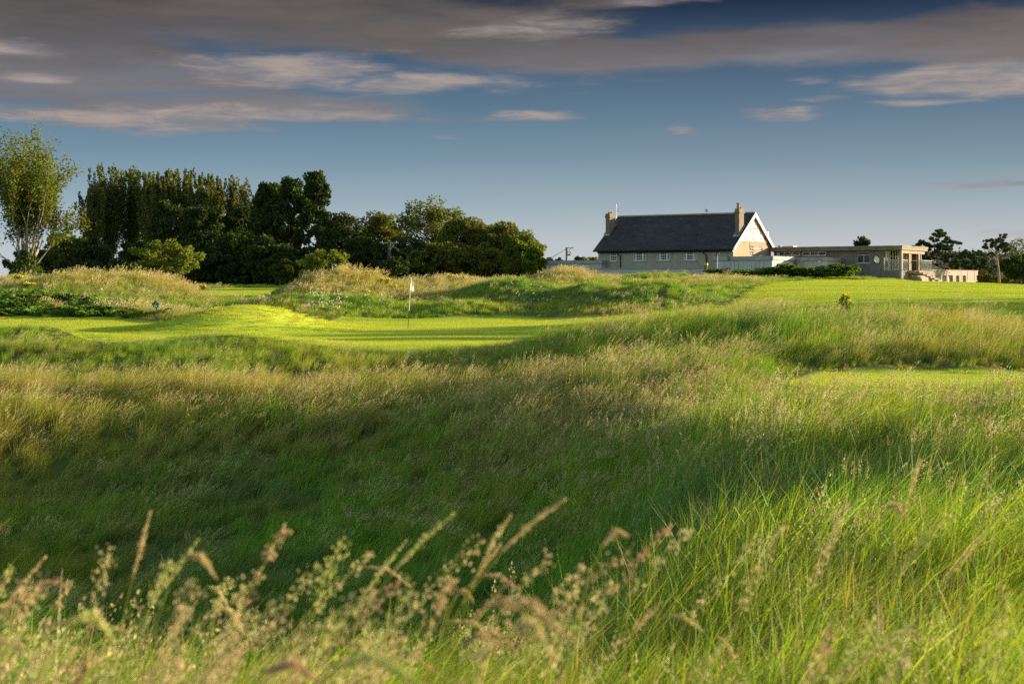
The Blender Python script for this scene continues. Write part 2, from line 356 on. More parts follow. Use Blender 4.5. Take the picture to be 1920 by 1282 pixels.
def leaf_mat(name, c1, c2, c3=None, transl=.35, scale=.6):
    m = bpy.data.materials.new(name); m.use_nodes = True; t = NT(m.node_tree)
    uv = t.n('ShaderNodeSeparateXYZ', {0: t.n('ShaderNodeUVMap', uv_map='UVMap').outputs[0]}).outputs
    nz = t.noise(t.n('ShaderNodeTexCoord').outputs['Object'], scale, 3)
    c = t.mix(uv[0], c1, c2); c = t.mix(t.sstep(nz.outputs[0], .45, .65), c, c3 or tuple(.6 * x for x in c1))
    d = t.n('ShaderNodeBsdfDiffuse', {0: c}); tr = t.n('ShaderNodeBsdfTranslucent', {0: t.mix(1.0, c, (1.3, 1.3, .6, 1), 'MULTIPLY')})
    s = t.n('ShaderNodeMixShader', {0: transl, 1: d.outputs[0], 2: tr.outputs[0]})
    g = t.n('ShaderNodeBsdfGlossy', {1: .65}); s2 = t.n('ShaderNodeMixShader', {0: .01, 1: s.outputs[0], 2: g.outputs[0]})
    t.n('ShaderNodeOutputMaterial', {0: s2.outputs[0]}); return m

def ground_mat():
    m = bpy.data.materials.new('ground'); m.use_nodes = True; t = NT(m.node_tree)
    at = t.n('ShaderNodeAttribute', attribute_name='zone').outputs[0]; z = t.n('ShaderNodeSeparateColor', {0: at}).outputs
    pos = t.n('ShaderNodeTexCoord').outputs['Object']
    n1 = t.noise(pos, .35, 5, .6); n2 = t.noise(pos, 6, 5, .65); n3 = t.noise(t.n('ShaderNodeMapping', {0: pos, 3: (.25, 1.1, 1)}).outputs[0], 1.3, 4)
    soil = t.mix(n2.outputs[0], (.06, .085, .014, 1), (.13, .14, .03, 1))
    soil = t.mix(t.m('MULTIPLY', z[1], .9, clamp=True), soil, (.26, .19, .08, 1))
    turf = t.mix(t.sstep(n1.outputs[0], .38, .62), (.38, .48, .030, 1), (.48, .53, .045, 1))
    turf = t.mix(t.m('MULTIPLY', t.sstep(n3.outputs[0], .45, .7), .35), turf, (.56, .56, .04, 1))
    turf = t.mix(t.m('MULTIPLY', n2.outputs[0], .35), turf, (.34, .44, .02, 1))
    c = t.mix(z[0], soil, turf); c = t.mix(z[2], c, t.mix(n2.outputs[0], (.20, .19, .2, 1), (.30, .28, .27, 1)))
    b = t.n('ShaderNodeBsdfPrincipled', {'Base Color': c, 'Roughness': .9, 'Specular IOR Level': .05})
    nb = t.noise(pos, 25, 6, .7); bp = t.n('ShaderNodeBump', {'Strength': .7, 'Distance': .03, 'Height': nb.outputs[0]}); t.t.links.new(bp.outputs[0], b.inputs['Normal'])
    t.n('ShaderNodeOutputMaterial', {0: b.outputs[0]}); return m

# ------------------------------------------------------------------ the ground, one sheet to the horizon
def build_ground():
    azs = np.concatenate([np.linspace(-math.pi, -.5, 60, endpoint=False), np.linspace(-.5, .5, 520, endpoint=False), np.linspace(.5, math.pi, 60)])
    rs = np.concatenate([[.02, .5, 1], np.geomspace(1.5, 150, 430), np.geomspace(155, 9000, 60)])
    A, Rr = np.meshgrid(azs, rs); x = Rr * np.sin(A); y = Rr * np.cos(A)
    xf, yf = x.ravel(), y.ravel(); z = H(xf, yf)
    V = np.stack([xf, yf, z], 1); nr, na = A.shape
    i, j = np.meshgrid(np.arange(nr - 1), np.arange(na - 1), indexing='ij'); k = (i * na + j).ravel()
    Fq = np.stack([k, k + 1, k + na + 1, k + na], 1)[:, ::-1]
    me = np_mesh('ground', V, Fq, smooth=True); me.materials.append(ground_mat())
    zc = np.zeros((len(V), 4), np.float32); zc[:, 0] = mown(xf, yf); zc[:, 1] = gold(xf, yf); zc[:, 3] = 1
    zc[:, 2] = 1 - ss(sd_poly(xf, yf, PATH), -.08, .08)
    at = me.color_attributes.new('zone', 'FLOAT_COLOR', 'POINT'); at.data.foreach_set('color', zc.ravel())
    o = link(bpy.data.objects.new('ground', me)); tag(o, kind='structure', label='rolling links ground with mown green and fairways'); return o
build_ground()
# ------------------------------------------------------------------ grass
def blade_arrays(n, rad, h0, h1, w, lean, jit, g, segs=4, curl=.3, ub=0.0, uw=1.0):
    th = g.random(n) * 2 * math.pi; rr = rad * np.sqrt(g.random(n)); root = np.stack([rr * np.cos(th), rr * np.sin(th), np.full(n, -.03)], 1)
    h = h0 + (h1 - h0) * g.random(n) ** 1.3
    lx = lean * (.5 + g.random(n)) + jit * g.normal(0, 1, n); ly = .35 * jit * g.normal(0, 1, n) + .25 * jit * g.normal(0, 1, n) + .05
    t = np.linspace(0, 1, segs + 1)
    L = np.hypot(lx, ly); L = np.minimum(L, 1.4)
    px_ = root[:, 0, None] + (lx * h)[:, None] * t ** 1.7; py_ = root[:, 1, None] + (ly * h)[:, None] * t ** 1.7
    pz_ = root[:, 2, None] + h[:, None] * (t - curl * L[:, None] * t ** 2.2)
    ph = g.random(n) * math.pi; wd = np.stack([np.cos(ph), np.sin(ph), np.zeros(n)], 1)
    ww = w * (.6 + .8 * g.random(n))[:, None] * (1 - t ** 1.6 * .92)
    C = np.stack([px_, py_, pz_], 2)
    A = C - wd[:, None] * ww[..., None] / 2; B = C + wd[:, None] * ww[..., None] / 2
    V = np.stack([A, B], 2).reshape(-1, 3); k = np.arange(n)[:, None] * (segs + 1) * 2 + np.arange(segs)[None] * 2
    Fq = np.stack([k, k + 1, k + 3, k + 2], 2).reshape(-1, 4)
    u = ub + uw * g.random(n); U = np.repeat(u, segs * 4).reshape(n, segs, 4); Tv = np.broadcast_to(np.stack([t[:-1], t[:-1], t[1:], t[1:]], 1)[None], (n, segs, 4))
    return V, Fq, np.stack([U, Tv], 3).reshape(-1, 2), C, u
def flakes(P, size, g, u, elong=2.0, dirs=None):        # small pointed quads at points P: seeds, leaves, petals
    n = len(P); d = g.normal(0, 1, (n, 3)) if dirs is None else dirs + g.normal(0, .35, (n, 3)); d /= np.linalg.norm(d, axis=1)[:, None]
    e = np.cross(d, g.normal(0, 1, (n, 3))); e /= np.linalg.norm(e, axis=1)[:, None] + 1e-9
    s = (size * (.6 + .8 * g.random(n)))[:, None]; V = np.stack([P - d * s * elong / 2, P + e * s / 2, P + d * s * elong / 2, P - e * s / 2], 1).reshape(-1, 3)
    Fq = np.arange(n * 4).reshape(-1, 4); uu = np.repeat(u if np.ndim(u) else np.full(n, u), 4)
    return V, Fq, np.stack([uu, np.tile([0, .5, 1, .5], n)], 1)
def merge(parts):                                       # [(V,F,uv,mat)] -> arrays
    Vs, Fs, Us, Ms = [], [], [], []; b = 0
    for V, Fq, U, mi in parts:
        Vs.append(V); Fs.append(Fq + b); Us.append(U); Ms.append(np.full(len(Fq), mi)); b += len(V)
    return np.concatenate(Vs), np.concatenate(Fs), np.concatenate(Us), np.concatenate(Ms)
def mk_mesh(name, parts, mats):
    V, Fq, U, Mi = merge(parts); me = np_mesh(name, V, Fq, U)
    for m in mats: me.materials.append(m)
    me.polygons.foreach_set('material_index', Mi.astype(np.int32)); return me
GM = grass_mat('grass_blades'); GH = head_mat('seed_heads')
TURFM = grass_mat('turf_blades', straw=(.40, .38, .10), transl=.45)
def stems(n, rad, h0, h1, lean, jit, g, w=.0028, hl=.22, ks=26, fs=.007, spread=.012):
    V, Fq, U, C, u = blade_arrays(n, rad, h0, h1, w, lean, jit, g, segs=5, curl=.22)
    out = [(V, Fq, U, 0)]
    t = 1 - hl * g.random((n, ks)) ; i = np.clip((t * 5).astype(int), 0, 4); f = t * 5 - i
    P = C[np.arange(n)[:, None], i] * (1 - f)[..., None] + C[np.arange(n)[:, None], np.minimum(i + 1, 5)] * f[..., None]
    D_ = C[:, 5] - C[:, 3]; D_ /= np.linalg.norm(D_, axis=1)[:, None]
    sp = spread * np.sin(math.pi * np.clip((t - (1 - hl)) / hl, .08, .97))[..., None]
    P = P + g.normal(0, 1, P.shape) * sp; P[..., 2] -= np.abs(g.normal(0, .4, t.shape)) * spread * .6
    V, Fq, U = flakes(P.reshape(-1, 3), fs, g, np.repeat(np.clip(u + g.normal(0, .06, n), 0, 1), ks), 2.2, np.repeat(D_, ks, 0))
    out.append((V, Fq, U, 1)); return out
def tuft_set():
    g = np.random.default_rng(11); L = []
    for k in range(5):      # 0-4 lush wind-combed tufts, near and middle distance
        b = blade_arrays(95, .20, .24, .56 + .06 * k, .0082, .66, .32, g, 4, .34)[:3]; L.append(mk_mesh('tuft', [b + (0,)], [GM, GH]))
    for k in range(4):      # 5-8 tufts with seed stems
        b = blade_arrays(55, .20, .20, .50, .0070, .66, .30, g, 4, .34)[:3]
        L.append(mk_mesh('seed_tuft', [b + (0,)] + stems(16 + 5 * k, .2, .45, .80, .62, .20, g), [GM, GH]))
    for k in range(4):      # 9-12 broad far tufts
        b = blade_arrays(70, .34, .18, .46, .016, .40, .34, g, 3, .34)[:3]; L.append(mk_mesh('far_tuft', [b + (0,)], [GM, GH]))
    for k in range(3):      # 13-15 far tufts with seed heads
        b = blade_arrays(45, .34, .18, .45, .015, .45, .30, g, 3, .3)[:3]
        L.append(mk_mesh('far_seed_tuft', [b + (0,)] + stems(22, .34, .38, .66, .55, .22, g, w=.008, hl=.32, ks=9, fs=.022, spread=.03), [GM, GH]))
    for k in range(4):      # 16-19 mown turf
        b = blade_arrays(230, .36, .018, .045, .011, .15, .5, g, 2, .2)[:3]; L.append(mk_mesh('turf_patch', [b + (0,)], [TURFM, GH]))
    for k in range(3):      # 20-22 coarse marram, taller and stiffer
        b = blade_arrays(90, .16, .38, .82, .0075, .60, .24, g, 5, .40)[:3]; L.append(mk_mesh('coarse_tuft', [b + (0,)] + stems(7, .15, .7, .98, .6, .2, g, hl=.18, ks=34, spread=.010), [GM, GH]))
    for k in range(3):      # 23-25 bracken fronds, bright green feathery
        parts = []
        for q in range(9):
            th = g.random() * 2 * math.pi; l = .5 + .4 * g.random(); sp = []
            dirx, diry = math.cos(th), math.sin(th)
            for t in np.linspace(.1, 1, 16):
                c = np.array([dirx * l * t * .7, diry * l * t * .7, .15 + l * (.9 * t - .55 * t * t)])
                wv = .20 * l * (1 - t) + .02
                for s_ in (-1, 1):
                    for r_ in np.linspace(.2, 1, 4): sp.append(c + np.array([-diry, dirx, 0]) * s_ * wv * r_ + np.array([dirx, diry, 0]) * wv * r_ * .4)
            sp = np.array(sp); V, Fq, U = flakes(sp, .04, g, g.random(len(sp)), 1.8); parts.append((V, Fq, U, 0))
        L.append(mk_mesh('bracken', parts, [GM, GH]))
    return L
TUFTS = tuft_set()
tuft_col = bpy.data.collections.new('tuft_shapes')
for i, me in enumerate(TUFTS):
    o = bpy.data.objects.new('a%02d_tuft' % i, me); tuft_col.objects.link(o)

def scatter_object(name, P, rot, scl, idx, tint, dry, label, cat):
    me = bpy.data.meshes.new(name); n = len(P); me.vertices.add(n); me.vertices.foreach_set('co', P.astype(np.float32).ravel())
    def att(nm, typ, arr, key):
        a_ = me.attributes.new(nm, typ, 'POINT'); a_.data.foreach_set(key, arr.ravel())
    att('rot', 'FLOAT_VECTOR', rot.astype(np.float32), 'vector'); att('scl', 'FLOAT_VECTOR', scl.astype(np.float32), 'vector'); att('idx', 'INT', idx.astype(np.int32), 'value')
    att('tint', 'FLOAT_VECTOR', tint.astype(np.float32), 'vector'); att('dry', 'FLOAT', dry.astype(np.float32), 'value')
    o = link(bpy.data.objects.new(name, me)); tag(o, label, cat, kind='stuff')
    ng = bpy.data.node_groups.new(name + '_nodes', 'GeometryNodeTree')
    ng.interface.new_socket('Geometry', in_out='INPUT', socket_type='NodeSocketGeometry'); ng.interface.new_socket('Geometry', in_out='OUTPUT', socket_type='NodeSocketGeometry')
    N = ng.nodes; gi = N.new('NodeGroupInput'); go = N.new('NodeGroupOutput'); ip = N.new('GeometryNodeInstanceOnPoints'); ci = N.new('GeometryNodeCollectionInfo')
    ci.inputs[0].default_value = tuft_col; ci.inputs[1].default_value = True; ci.inputs[2].default_value = True
    def na(nm, dt):
        nd = N.new('GeometryNodeInputNamedAttribute'); nd.data_type = dt; nd.inputs[0].default_value = nm; return nd.outputs[0]
    ng.links.new(gi.outputs[0], ip.inputs['Points']); ng.links.new(ci.outputs[0], ip.inputs['Instance']); ip.inputs['Pick Instance'].default_value = True
    ng.links.new(na('idx', 'INT'), ip.inputs['Instance Index'])
    e2r = N.new('FunctionNodeEulerToRotation'); ng.links.new(na('rot', 'FLOAT_VECTOR'), e2r.inputs[0]); ng.links.new(e2r.outputs[0], ip.inputs['Rotation'])
    ng.links.new(na('scl', 'FLOAT_VECTOR'), ip.inputs['Scale']); ng.links.new(ip.outputs[0], go.inputs[0])
    md = o.modifiers.new('scatter', 'NODES'); md.node_group = ng; return o

def strat(D0, D1, dens, fan=.44):                       # random plan points in the viewing fan, even per square metre
    area = fan * (D1 * D1 - D0 * D0); n = int(area * dens)
    D = np.sqrt(D0 * D0 + (D1 * D1 - D0 * D0) * rng.random(n)); x = (rng.random(n) * 2 - 1) * fan * D
    if D0 < 8:
        D = np.concatenate([D, D0 + (D1 - D0) * rng.random(int(dens * 3))]); x = np.concatenate([x, (rng.random(int(dens * 3)) * 2 - 1) * 3.2])
    return x, D
LUSH = np.array([.14, .28, .014]); MID = np.array([.21, .30, .018]); BLU = np.array([.11, .19, .06]); YEL = np.array([.40, .38, .035]); TAN = np.array([.44, .37, .13])
def tints(x, y, n):
    a_ = fbm(x, y, 4.5, 3); b_ = fbm(x + 90, y + 30, 2.0, 3); c_ = fbm(x - 50, y, 7, 2)
    t = LUSH[None] * (1 - ss(a_, .38, .6))[:, None] + MID[None] * ss(a_, .38, .6)[:, None]
    t = t + (BLU - t) * (ss(b_, .55, .75) * .8)[:, None]; t = t + (YEL - t) * (ss(c_, .5, .7) * .4)[:, None]
    return t * (.62 + .76 * rng.random((n, 1)))
def grass_field():
    groups = []
    # (D0, D1, density, kind)
    for D0, D1, dens in ((1.3, 6.6, 60), (6.6, 14, 34), (14, 24, 22), (24, 34, 15), (34, 47, 10), (47, 75, 8.5), (75, 135, 5.5)):
        x, y = strat(D0, D1, dens); m = mown(x, y)
        keep = m < .35 + .3 * rng.random(len(x))
        keep &= (sd_poly(x, y, PATH) > .05) | (rng.random(len(x)) < .15)
        x, y, m = x[keep], y[keep], m[keep]; n = len(x)
        px, D = plan(x, y); gd = gold(x, y); patch = fbm(x * .7, y * 1.6, 3.0, 3); patch2 = fbm(x + 30, y - 70, 1.3, 2)
        # dryness: where seed heads stand, in drifts
        crest = np.exp(-.5 * ((D - 33.0) / 3.2) ** 2) * ss(1250 - px, 0, 250) * .75 + np.exp(-.5 * ((D - 29) / 4) ** 2) * ss(px, 750, 1000) * ss(1500 - px, 0, 250) * .7
        crest += np.exp(-.5 * ((D - 24) / 3.0) ** 2) * ss(500 - px, 0, 300) * .4 + (D < 6.6) * (.16 - .2 * ss(px, 1000, 1350))
        crest += np.exp(-.5 * ((D - 38.5) / 2.0) ** 2) * ss(1000 - px, 0, 200) * .35 + np.exp(-.5 * ((D - 34) / 2) ** 2) * ss(px, 1500, 1700) * .3
        dry = np.clip(gd + crest * (.2 + .9 * patch) + ss(patch, .55, .75) * .35 * ss(D, 6, 40) * (1 - .8 * (D > 45)), 0, 1.15)
        t = tints(x, y, n); t = t + (TAN - t) * (np.clip(gd, 0, 1) * .85)[:, None]
        q = rng.random(n); far = D > 45
        isseed = q < dry * .25 + .016
        idx = np.where(far, np.where(isseed, 13 + rng.integers(0, 3, n), 9 + rng.integers(0, 4, n)), np.where(isseed, 5 + rng.integers(0, 4, n), rng.integers(0, 5, n)))
        coarse = (~far) & (patch2 > .56) & (rng.random(n) < .6) & (D > 12); idx = np.where(coarse, 20 + rng.integers(0, 3, n), idx)
        sc_ = .72 + .55 * fbm(x + 9, y + 4, 1.8, 2) + .25 * rng.random(n)
        val = ss(-base_h(x, y), .9, 1.7); sc_ *= 1 - .32 * val; isseed &= rng.random(n) > .75 * val; idx = np.where(~isseed & (idx >= 5) & (idx <= 8), 0, idx)
        sc_ *= np.where(far, .72 + .5 * gd, 1.0) * np.where(D < 6.6, .82, 1.0) * (1 - .6 * m)
        # thin out right beside the mown edges
        edge = np.minimum(np.minimum(sd_poly(x, y, GREEN), sd_poly(x, y, TEE)), np.minimum(sd_poly(x, y, FAIR), sd_poly(x, y, FAIRL)))
        sc_ *= .35 + .65 * ss(edge, 0, 1.6)
        sc_ *= 1 - .62 * ss(px, 1380, 1500) * ss(D, 19, 22) * (1 - ss(D, 31, 34)); sc_ *= 1 - .45 * ss(D, 33.5, 36.5) * (1 - ss(D, 46, 50)) * (1 - ss(px, 900, 1150))
        yaw = rng.normal(.12, .55, n); tilt = rng.normal(0, .12, (n, 2))
        groups.append((x, y, yaw, tilt, sc_, idx, t, np.clip(dry * .75 + .04 + .20 * (rng.random(n) < .25), 0, 1.1), n))
    x = np.concatenate([g_[0] for g_ in groups]); y = np.concatenate([g_[1] for g_ in groups]); n = len(x)
    yaw = np.concatenate([g_[2] for g_ in groups]); tilt = np.concatenate([g_[3] for g_ in groups]); s = np.concatenate([g_[4] for g_ in groups])
    idx = np.concatenate([g_[5] for g_ in groups]); t = np.concatenate([g_[6] for g_ in groups]); dry = np.concatenate([g_[7] for g_ in groups])
    P = np.stack([x, y, H(x, y) - .01], 1); rot = np.stack([tilt[:, 0], tilt[:, 1], yaw], 1)
    S = np.stack([s, s, s * (.85 + .3 * rng.random(n))], 1)
    scatter_object('rough_grass', P, rot, S, idx, t, dry, 'long wind-combed rough grass with tan seed heads over dunes and hollow', 'grass')
    print('tufts', n)
grass_field()
def turf_field():
    X, Y = [], []
    for D0, D1, dens in ((25, 32, 10), (32, 60, 9), (60, 90, 6.5), (90, 160, 4.2)):
        x, y = strat(D0, D1, dens, .46); k = mown(x, y) > .45; X.append(x[k]); Y.append(y[k])
    x = np.concatenate(X); y = np.concatenate(Y); n = len(x); px, D = plan(x, y)
    a_ = fbm(x * .5, y * 1.5, 3, 3); a_ = ss(a_, .3, .7); t = np.array([.24, .345, .03])[None] * (1 - a_)[:, None] + np.array([.42, .44, .060])[None] * a_[:, None]
    grn = ss(-sd_poly(x, y, GREEN), .3, 1.5); t = t * (1 + np.array([.12, .0, .0])[None] * grn[:, None]) * (1 - .16 * (1 - grn))[:, None]
    fa = np.maximum(ss(-sd_poly(x, y, FAIR), 0, 1) * .14, ss(-sd_poly(x, y, GREEN), 0, 1) * .05) * (np.sin((x * .35 + y) * .9) > 0); t = t * (1 - fa)[:, None]
    t *= .9 + .2 * rng.random((n, 1))
    sc_ = np.where(D > 60, 1.45, 1.1) * (.9 + .3 * rng.random(n)); rz = rng.random(n) * 6.28
    P = np.stack([x, y, H(x, y) + .006], 1)
    scatter_object('mown_turf', P, np.stack([0 * x, 0 * x, rz], 1), np.stack([sc_, sc_, sc_ * .8], 1), 16 + rng.integers(0, 4, n), t, .12 + .25 * a_ * rng.random(n), 'short mown turf of green, tee and fairways', 'turf')
    print('turf', n)
turf_field()
def bracken_field():
    X, Y = [], []
    for px0, px1, D0, D1, dens in ((-250, 330, 65, 71, 5.5), (1330, 1595, 116, 122, 5.0)):
        n = int((px1 - px0) / F * D0 * (D1 - D0) * dens); px = px0 + (px1 - px0) * rng.random(n); D = D0 + (D1 - D0) * rng.random(n)
        X.append((px - CX) / F * D); Y.append(D)
    x = np.concatenate(X); y = np.concatenate(Y); n = len(x); px, D = plan(x, y)
    sc_ = np.where(D > 100, 1.5, 1.05 - .2 * ss(px, 150, 330) - .3 * (fbm(x, y, 2.5, 2) > .55)) * (.6 + .7 * rng.random(n)) * np.where(D > 100, .7 + .5 * ss(px, 1380, 1520), 1)
    P = np.stack([x, y, H(x, y) + np.where(D > 100, .1, -.15)], 1)
    t = np.array([.14, .23, .03])[None] * (.5 + .9 * rng.random((n, 1)))
    far = D > 100; t[far] *= .6
    for sel, nm, lb, ct in ((~far, 'bracken', 'bright green bracken belt beyond the far side of the green', 'bracken'), (far, 'undergrowth', 'dense dark green ground cover bank below the flat roofed wing', 'undergrowth')):
        k = int(sel.sum()); scatter_object(nm, P[sel], np.stack([rng.normal(0, .1, k), rng.normal(0, .1, k), rng.random(k) * 6.28], 1), np.stack([sc_[sel]] * 3, 1), 23 + rng.integers(0, 3, k), t[sel], np.full(k, .02), lb, ct)
bracken_field()

# blurred stems right in front of the lens: (tip px, tip py, depth, form)
def near_stems():
    g = np.random.default_rng(5); parts = []
    spec = [(282, 958, 3.0, 'fox'), (205, 1030, 3.0, 'open'), (85, 1043, 3.3, 'fox'), (20, 1075, 2.6, 'fox'), (18, 1068, 3.6, 'cock'), (130, 1095, 3.7, 'cock'), (105, 1088, 3.7, 'cock'),
            (372, 1010, 3.1, 'fox'), (405, 1085, 2.5, 'droop'), (318, 1060, 2.6, 'cock'), (537, 995, 2.9, 'cock'), (648, 1018, 2.9, 'open'), (595, 1065, 3.1, 'open'), (550, 1138, 3.0, 'fox'),
            (692, 1040, 3.2, 'cock'), (762, 1012, 3.3, 'fox'), (850, 963, 2.7, 'fox'), (958, 965, 2.8, 'fox'), (1060, 935, 2.8, 'fox'), (905, 1012, 3.1, 'open'), (938, 1020, 2.9, 'fox'),
            (1030, 1042, 2.8, 'open'), (1178, 1005, 2.6, 'droop'), (1190, 1035, 2.8, 'open'), (965, 1080, 3.2, 'fox'), (1092, 1060, 3.4, 'cock'), (1250, 990, 3.3, 'cock'), (1290, 998, 3.1, 'cock'),
            (1155, 1090, 3.0, 'open'), (1420, 1010, 3.4, 'open'), (1240, 1130, 3.0, 'fox'), (1470, 985, 3.2, 'open'), (1590, 940, 3.4, 'open'), (1725, 860, 3.8, 'fox'), (1700, 975, 3.4, 'droop'), (1790, 960, 3.4, 'open'),
            (1860, 985, 3.3, 'fox'), (1630, 1180, 3.0, 'cock'), (1560, 1165, 2.8, 'open'), (1380, 1170, 2.7, 'fox'), (1700, 1240, 2.6, 'cock'), (1890, 1100, 2.8, 'open')]
    for k in range(170):
        px = g.random() * 2000 - 40
        if k % 5 < 2: continue
        if px > 1200 and k % 3: continue
        spec.append((px, 1085 + 190 * g.random() + (60 if px > 1200 else 0), 2.2 + 1.8 * g.random(), ['fox', 'open', 'open', 'cock', 'droop', 'open'][g.integers(0, 6)]))
    for k in range(14):
        spec.append((g.random() * 1200 - 60, 1180 + 130 * g.random(), 1.5 + .9 * g.random(), ['fox', 'open', 'droop'][g.integers(0, 3)]))
    for px, py, D, form in spec:
        tip = np.array([(px - CX) / F * D, D, zpy(py, D)])
        ln = (.10 + .42 * g.random()); root = np.array([tip[0] - ln * (1.35 if form == 'droop' else 1.0), D + g.normal(0, .12), 0]); root[2] = hz(root[0], root[1]) - .02
        t = np.linspace(0, 1, 15); e = 1.9 if form != 'droop' else 1.5
        C = root[None] + (tip - root)[None] * np.stack([t ** e, t, t ** .85], 1)
        am = (.20 + .12 * g.random()) if form == 'droop' else (.10 * g.random() if g.random() < .6 else 0.0); C[:, 2] += am * t ** 3 * (1 - t) * 6.5; C[:, 1] += .05 * g.normal() * t * (1 - t)
        wd = np.array([.5, .3, -.35]); wd /= np.linalg.norm(wd)
        w_ = .0022 * (1 - .55 * t)[:, None]
        for w2 in (wd, np.array([-.35, .5, .5])):
            V = np.stack([C - w2 * w_, C + w2 * w_], 1).reshape(-1, 3); kx = np.arange(14) * 2; Fq = np.stack([kx, kx + 1, kx + 3, kx + 2], 1)
            parts.append((V, Fq, np.tile([[g.random() * .3 + .4, .5]], (len(Fq) * 4, 1)), 0))
        u = np.clip(g.random() * .95, 0, 1)
        if form in ('fox', 'droop'):
            ns = 260; tt = 1 - .145 * g.random(ns); sp = .0030 * np.sin(np.pi * np.clip((1 - tt) / .145, .1, .92))[:, None]
        elif form == 'open':
            ns = 130; tt = 1 - .22 * g.random(ns); sp = .0095
        else:
            ns = 120; cl = np.array([1, .965, .92, .86])[g.integers(0, 4, ns)]; tt = np.clip(cl + g.normal(0, .008, ns), 0, 1); sp = .006
        P = np.stack([np.interp(tt, t, C[:, q]) for q in range(3)], 1) + g.normal(0, 1, (ns, 3)) * sp
        dd = C[-1] - C[-3]; dd = dd / np.linalg.norm(dd)
        V, Fq, U = flakes(P, .0036 if form in ('fox', 'droop') else .0044, g, np.clip(u + g.normal(0, .12, ns), 0, 1), 2.0, np.tile(dd, (ns, 1))); parts.append((V, Fq, U, 1))
    m2 = bpy.data.materials.new('near_stalks'); m2.use_nodes = True; t = NT(m2.node_tree)
    uv = t.n('ShaderNodeSeparateXYZ', {0: t.n('ShaderNodeUVMap', uv_map='UVMap').outputs[0]}).outputs
    c = t.mix(uv[0], (.18, .30, .03, 1), (.42, .34, .09, 1)); d = t.n('ShaderNodeBsdfDiffuse', {0: c}); tr = t.n('ShaderNodeBsdfTranslucent', {0: c})
    s = t.n('ShaderNodeMixShader', {0: .35, 1: d.outputs[0], 2: tr.outputs[0]}); t.n('ShaderNodeOutputMaterial', {0: s.outputs[0]})
    me = mk_mesh('flowering_grass', parts, [m2, GH]); o = link(bpy.data.objects.new('flowering_grass', me))
    tag(o, 'tall flowering grass stems bending right close to the lens', 'grass', kind='stuff')
near_stems()
# ------------------------------------------------------------------ trees
pmat('bark', (.13, .10, .075), .9, (.07, .055, .04), 4, .5, 12)
pmat('pale_bark', (.30, .26, .19), .85, (.16, .13, .09), 5, .4, 14)
pmat('pine_bark', (.34, .20, .13), .9, (.20, .12, .09), 5, .4, 14)
LM = {'ash': leaf_mat('ash_leaves', (.09, .13, .015), (.16, .18, .02), (.12, .12, .02)),
      'ivy': leaf_mat('ivy_leaves', (.05, .09, .015), (.09, .13, .02)),
      'poplar': leaf_mat('poplar_leaves', (.065, .085, .018), (.16, .155, .035), (.10, .11, .03), .3),
      'cypress': leaf_mat('cypress_foliage', (.024, .046, .010), (.055, .09, .015), (.03, .052, .010), .2),
      'dark': leaf_mat('dark_leaves', (.030, .048, .012), (.07, .092, .018), (.04, .055, .014), .25),
      'oak': leaf_mat('oak_leaves', (.085, .105, .014), (.16, .155, .02), (.12, .09, .018), .34),
      'olive': leaf_mat('olive_leaves', (.09, .12, .018), (.17, .18, .028), (.11, .10, .02), .34),
      'bright': leaf_mat('bright_leaves', (.12, .19, .015), (.21, .26, .03), None, .4),
      'bush': leaf_mat('bush_leaves', (.12, .15, .018), (.21, .23, .03), (.10, .13, .02), .35),
      'grey': leaf_mat('grey_leaves', (.12, .13, .05), (.20, .20, .09), None, .3),
      'pine': leaf_mat('pine_needles', (.035, .065, .025), (.065, .10, .03), (.05, .06, .02), .2),
      'gorse': leaf_mat('gorse_leaves', (.06, .08, .02), (.12, .11, .03), (.16, .11, .03), .25),
      'flower': leaf_mat('yellow_flowers', (.66, .54, .02), (.74, .66, .05), (.6, .48, .02), .3),
      'flag': leaf_mat('flag_fabric', (.80, .78, .78), (.84, .82, .82), (.78, .76, .76), .45),
      'daisy': leaf_mat('white_petals', (.72, .72, .66), (.80, .78, .70), (.6, .6, .5), .3)}

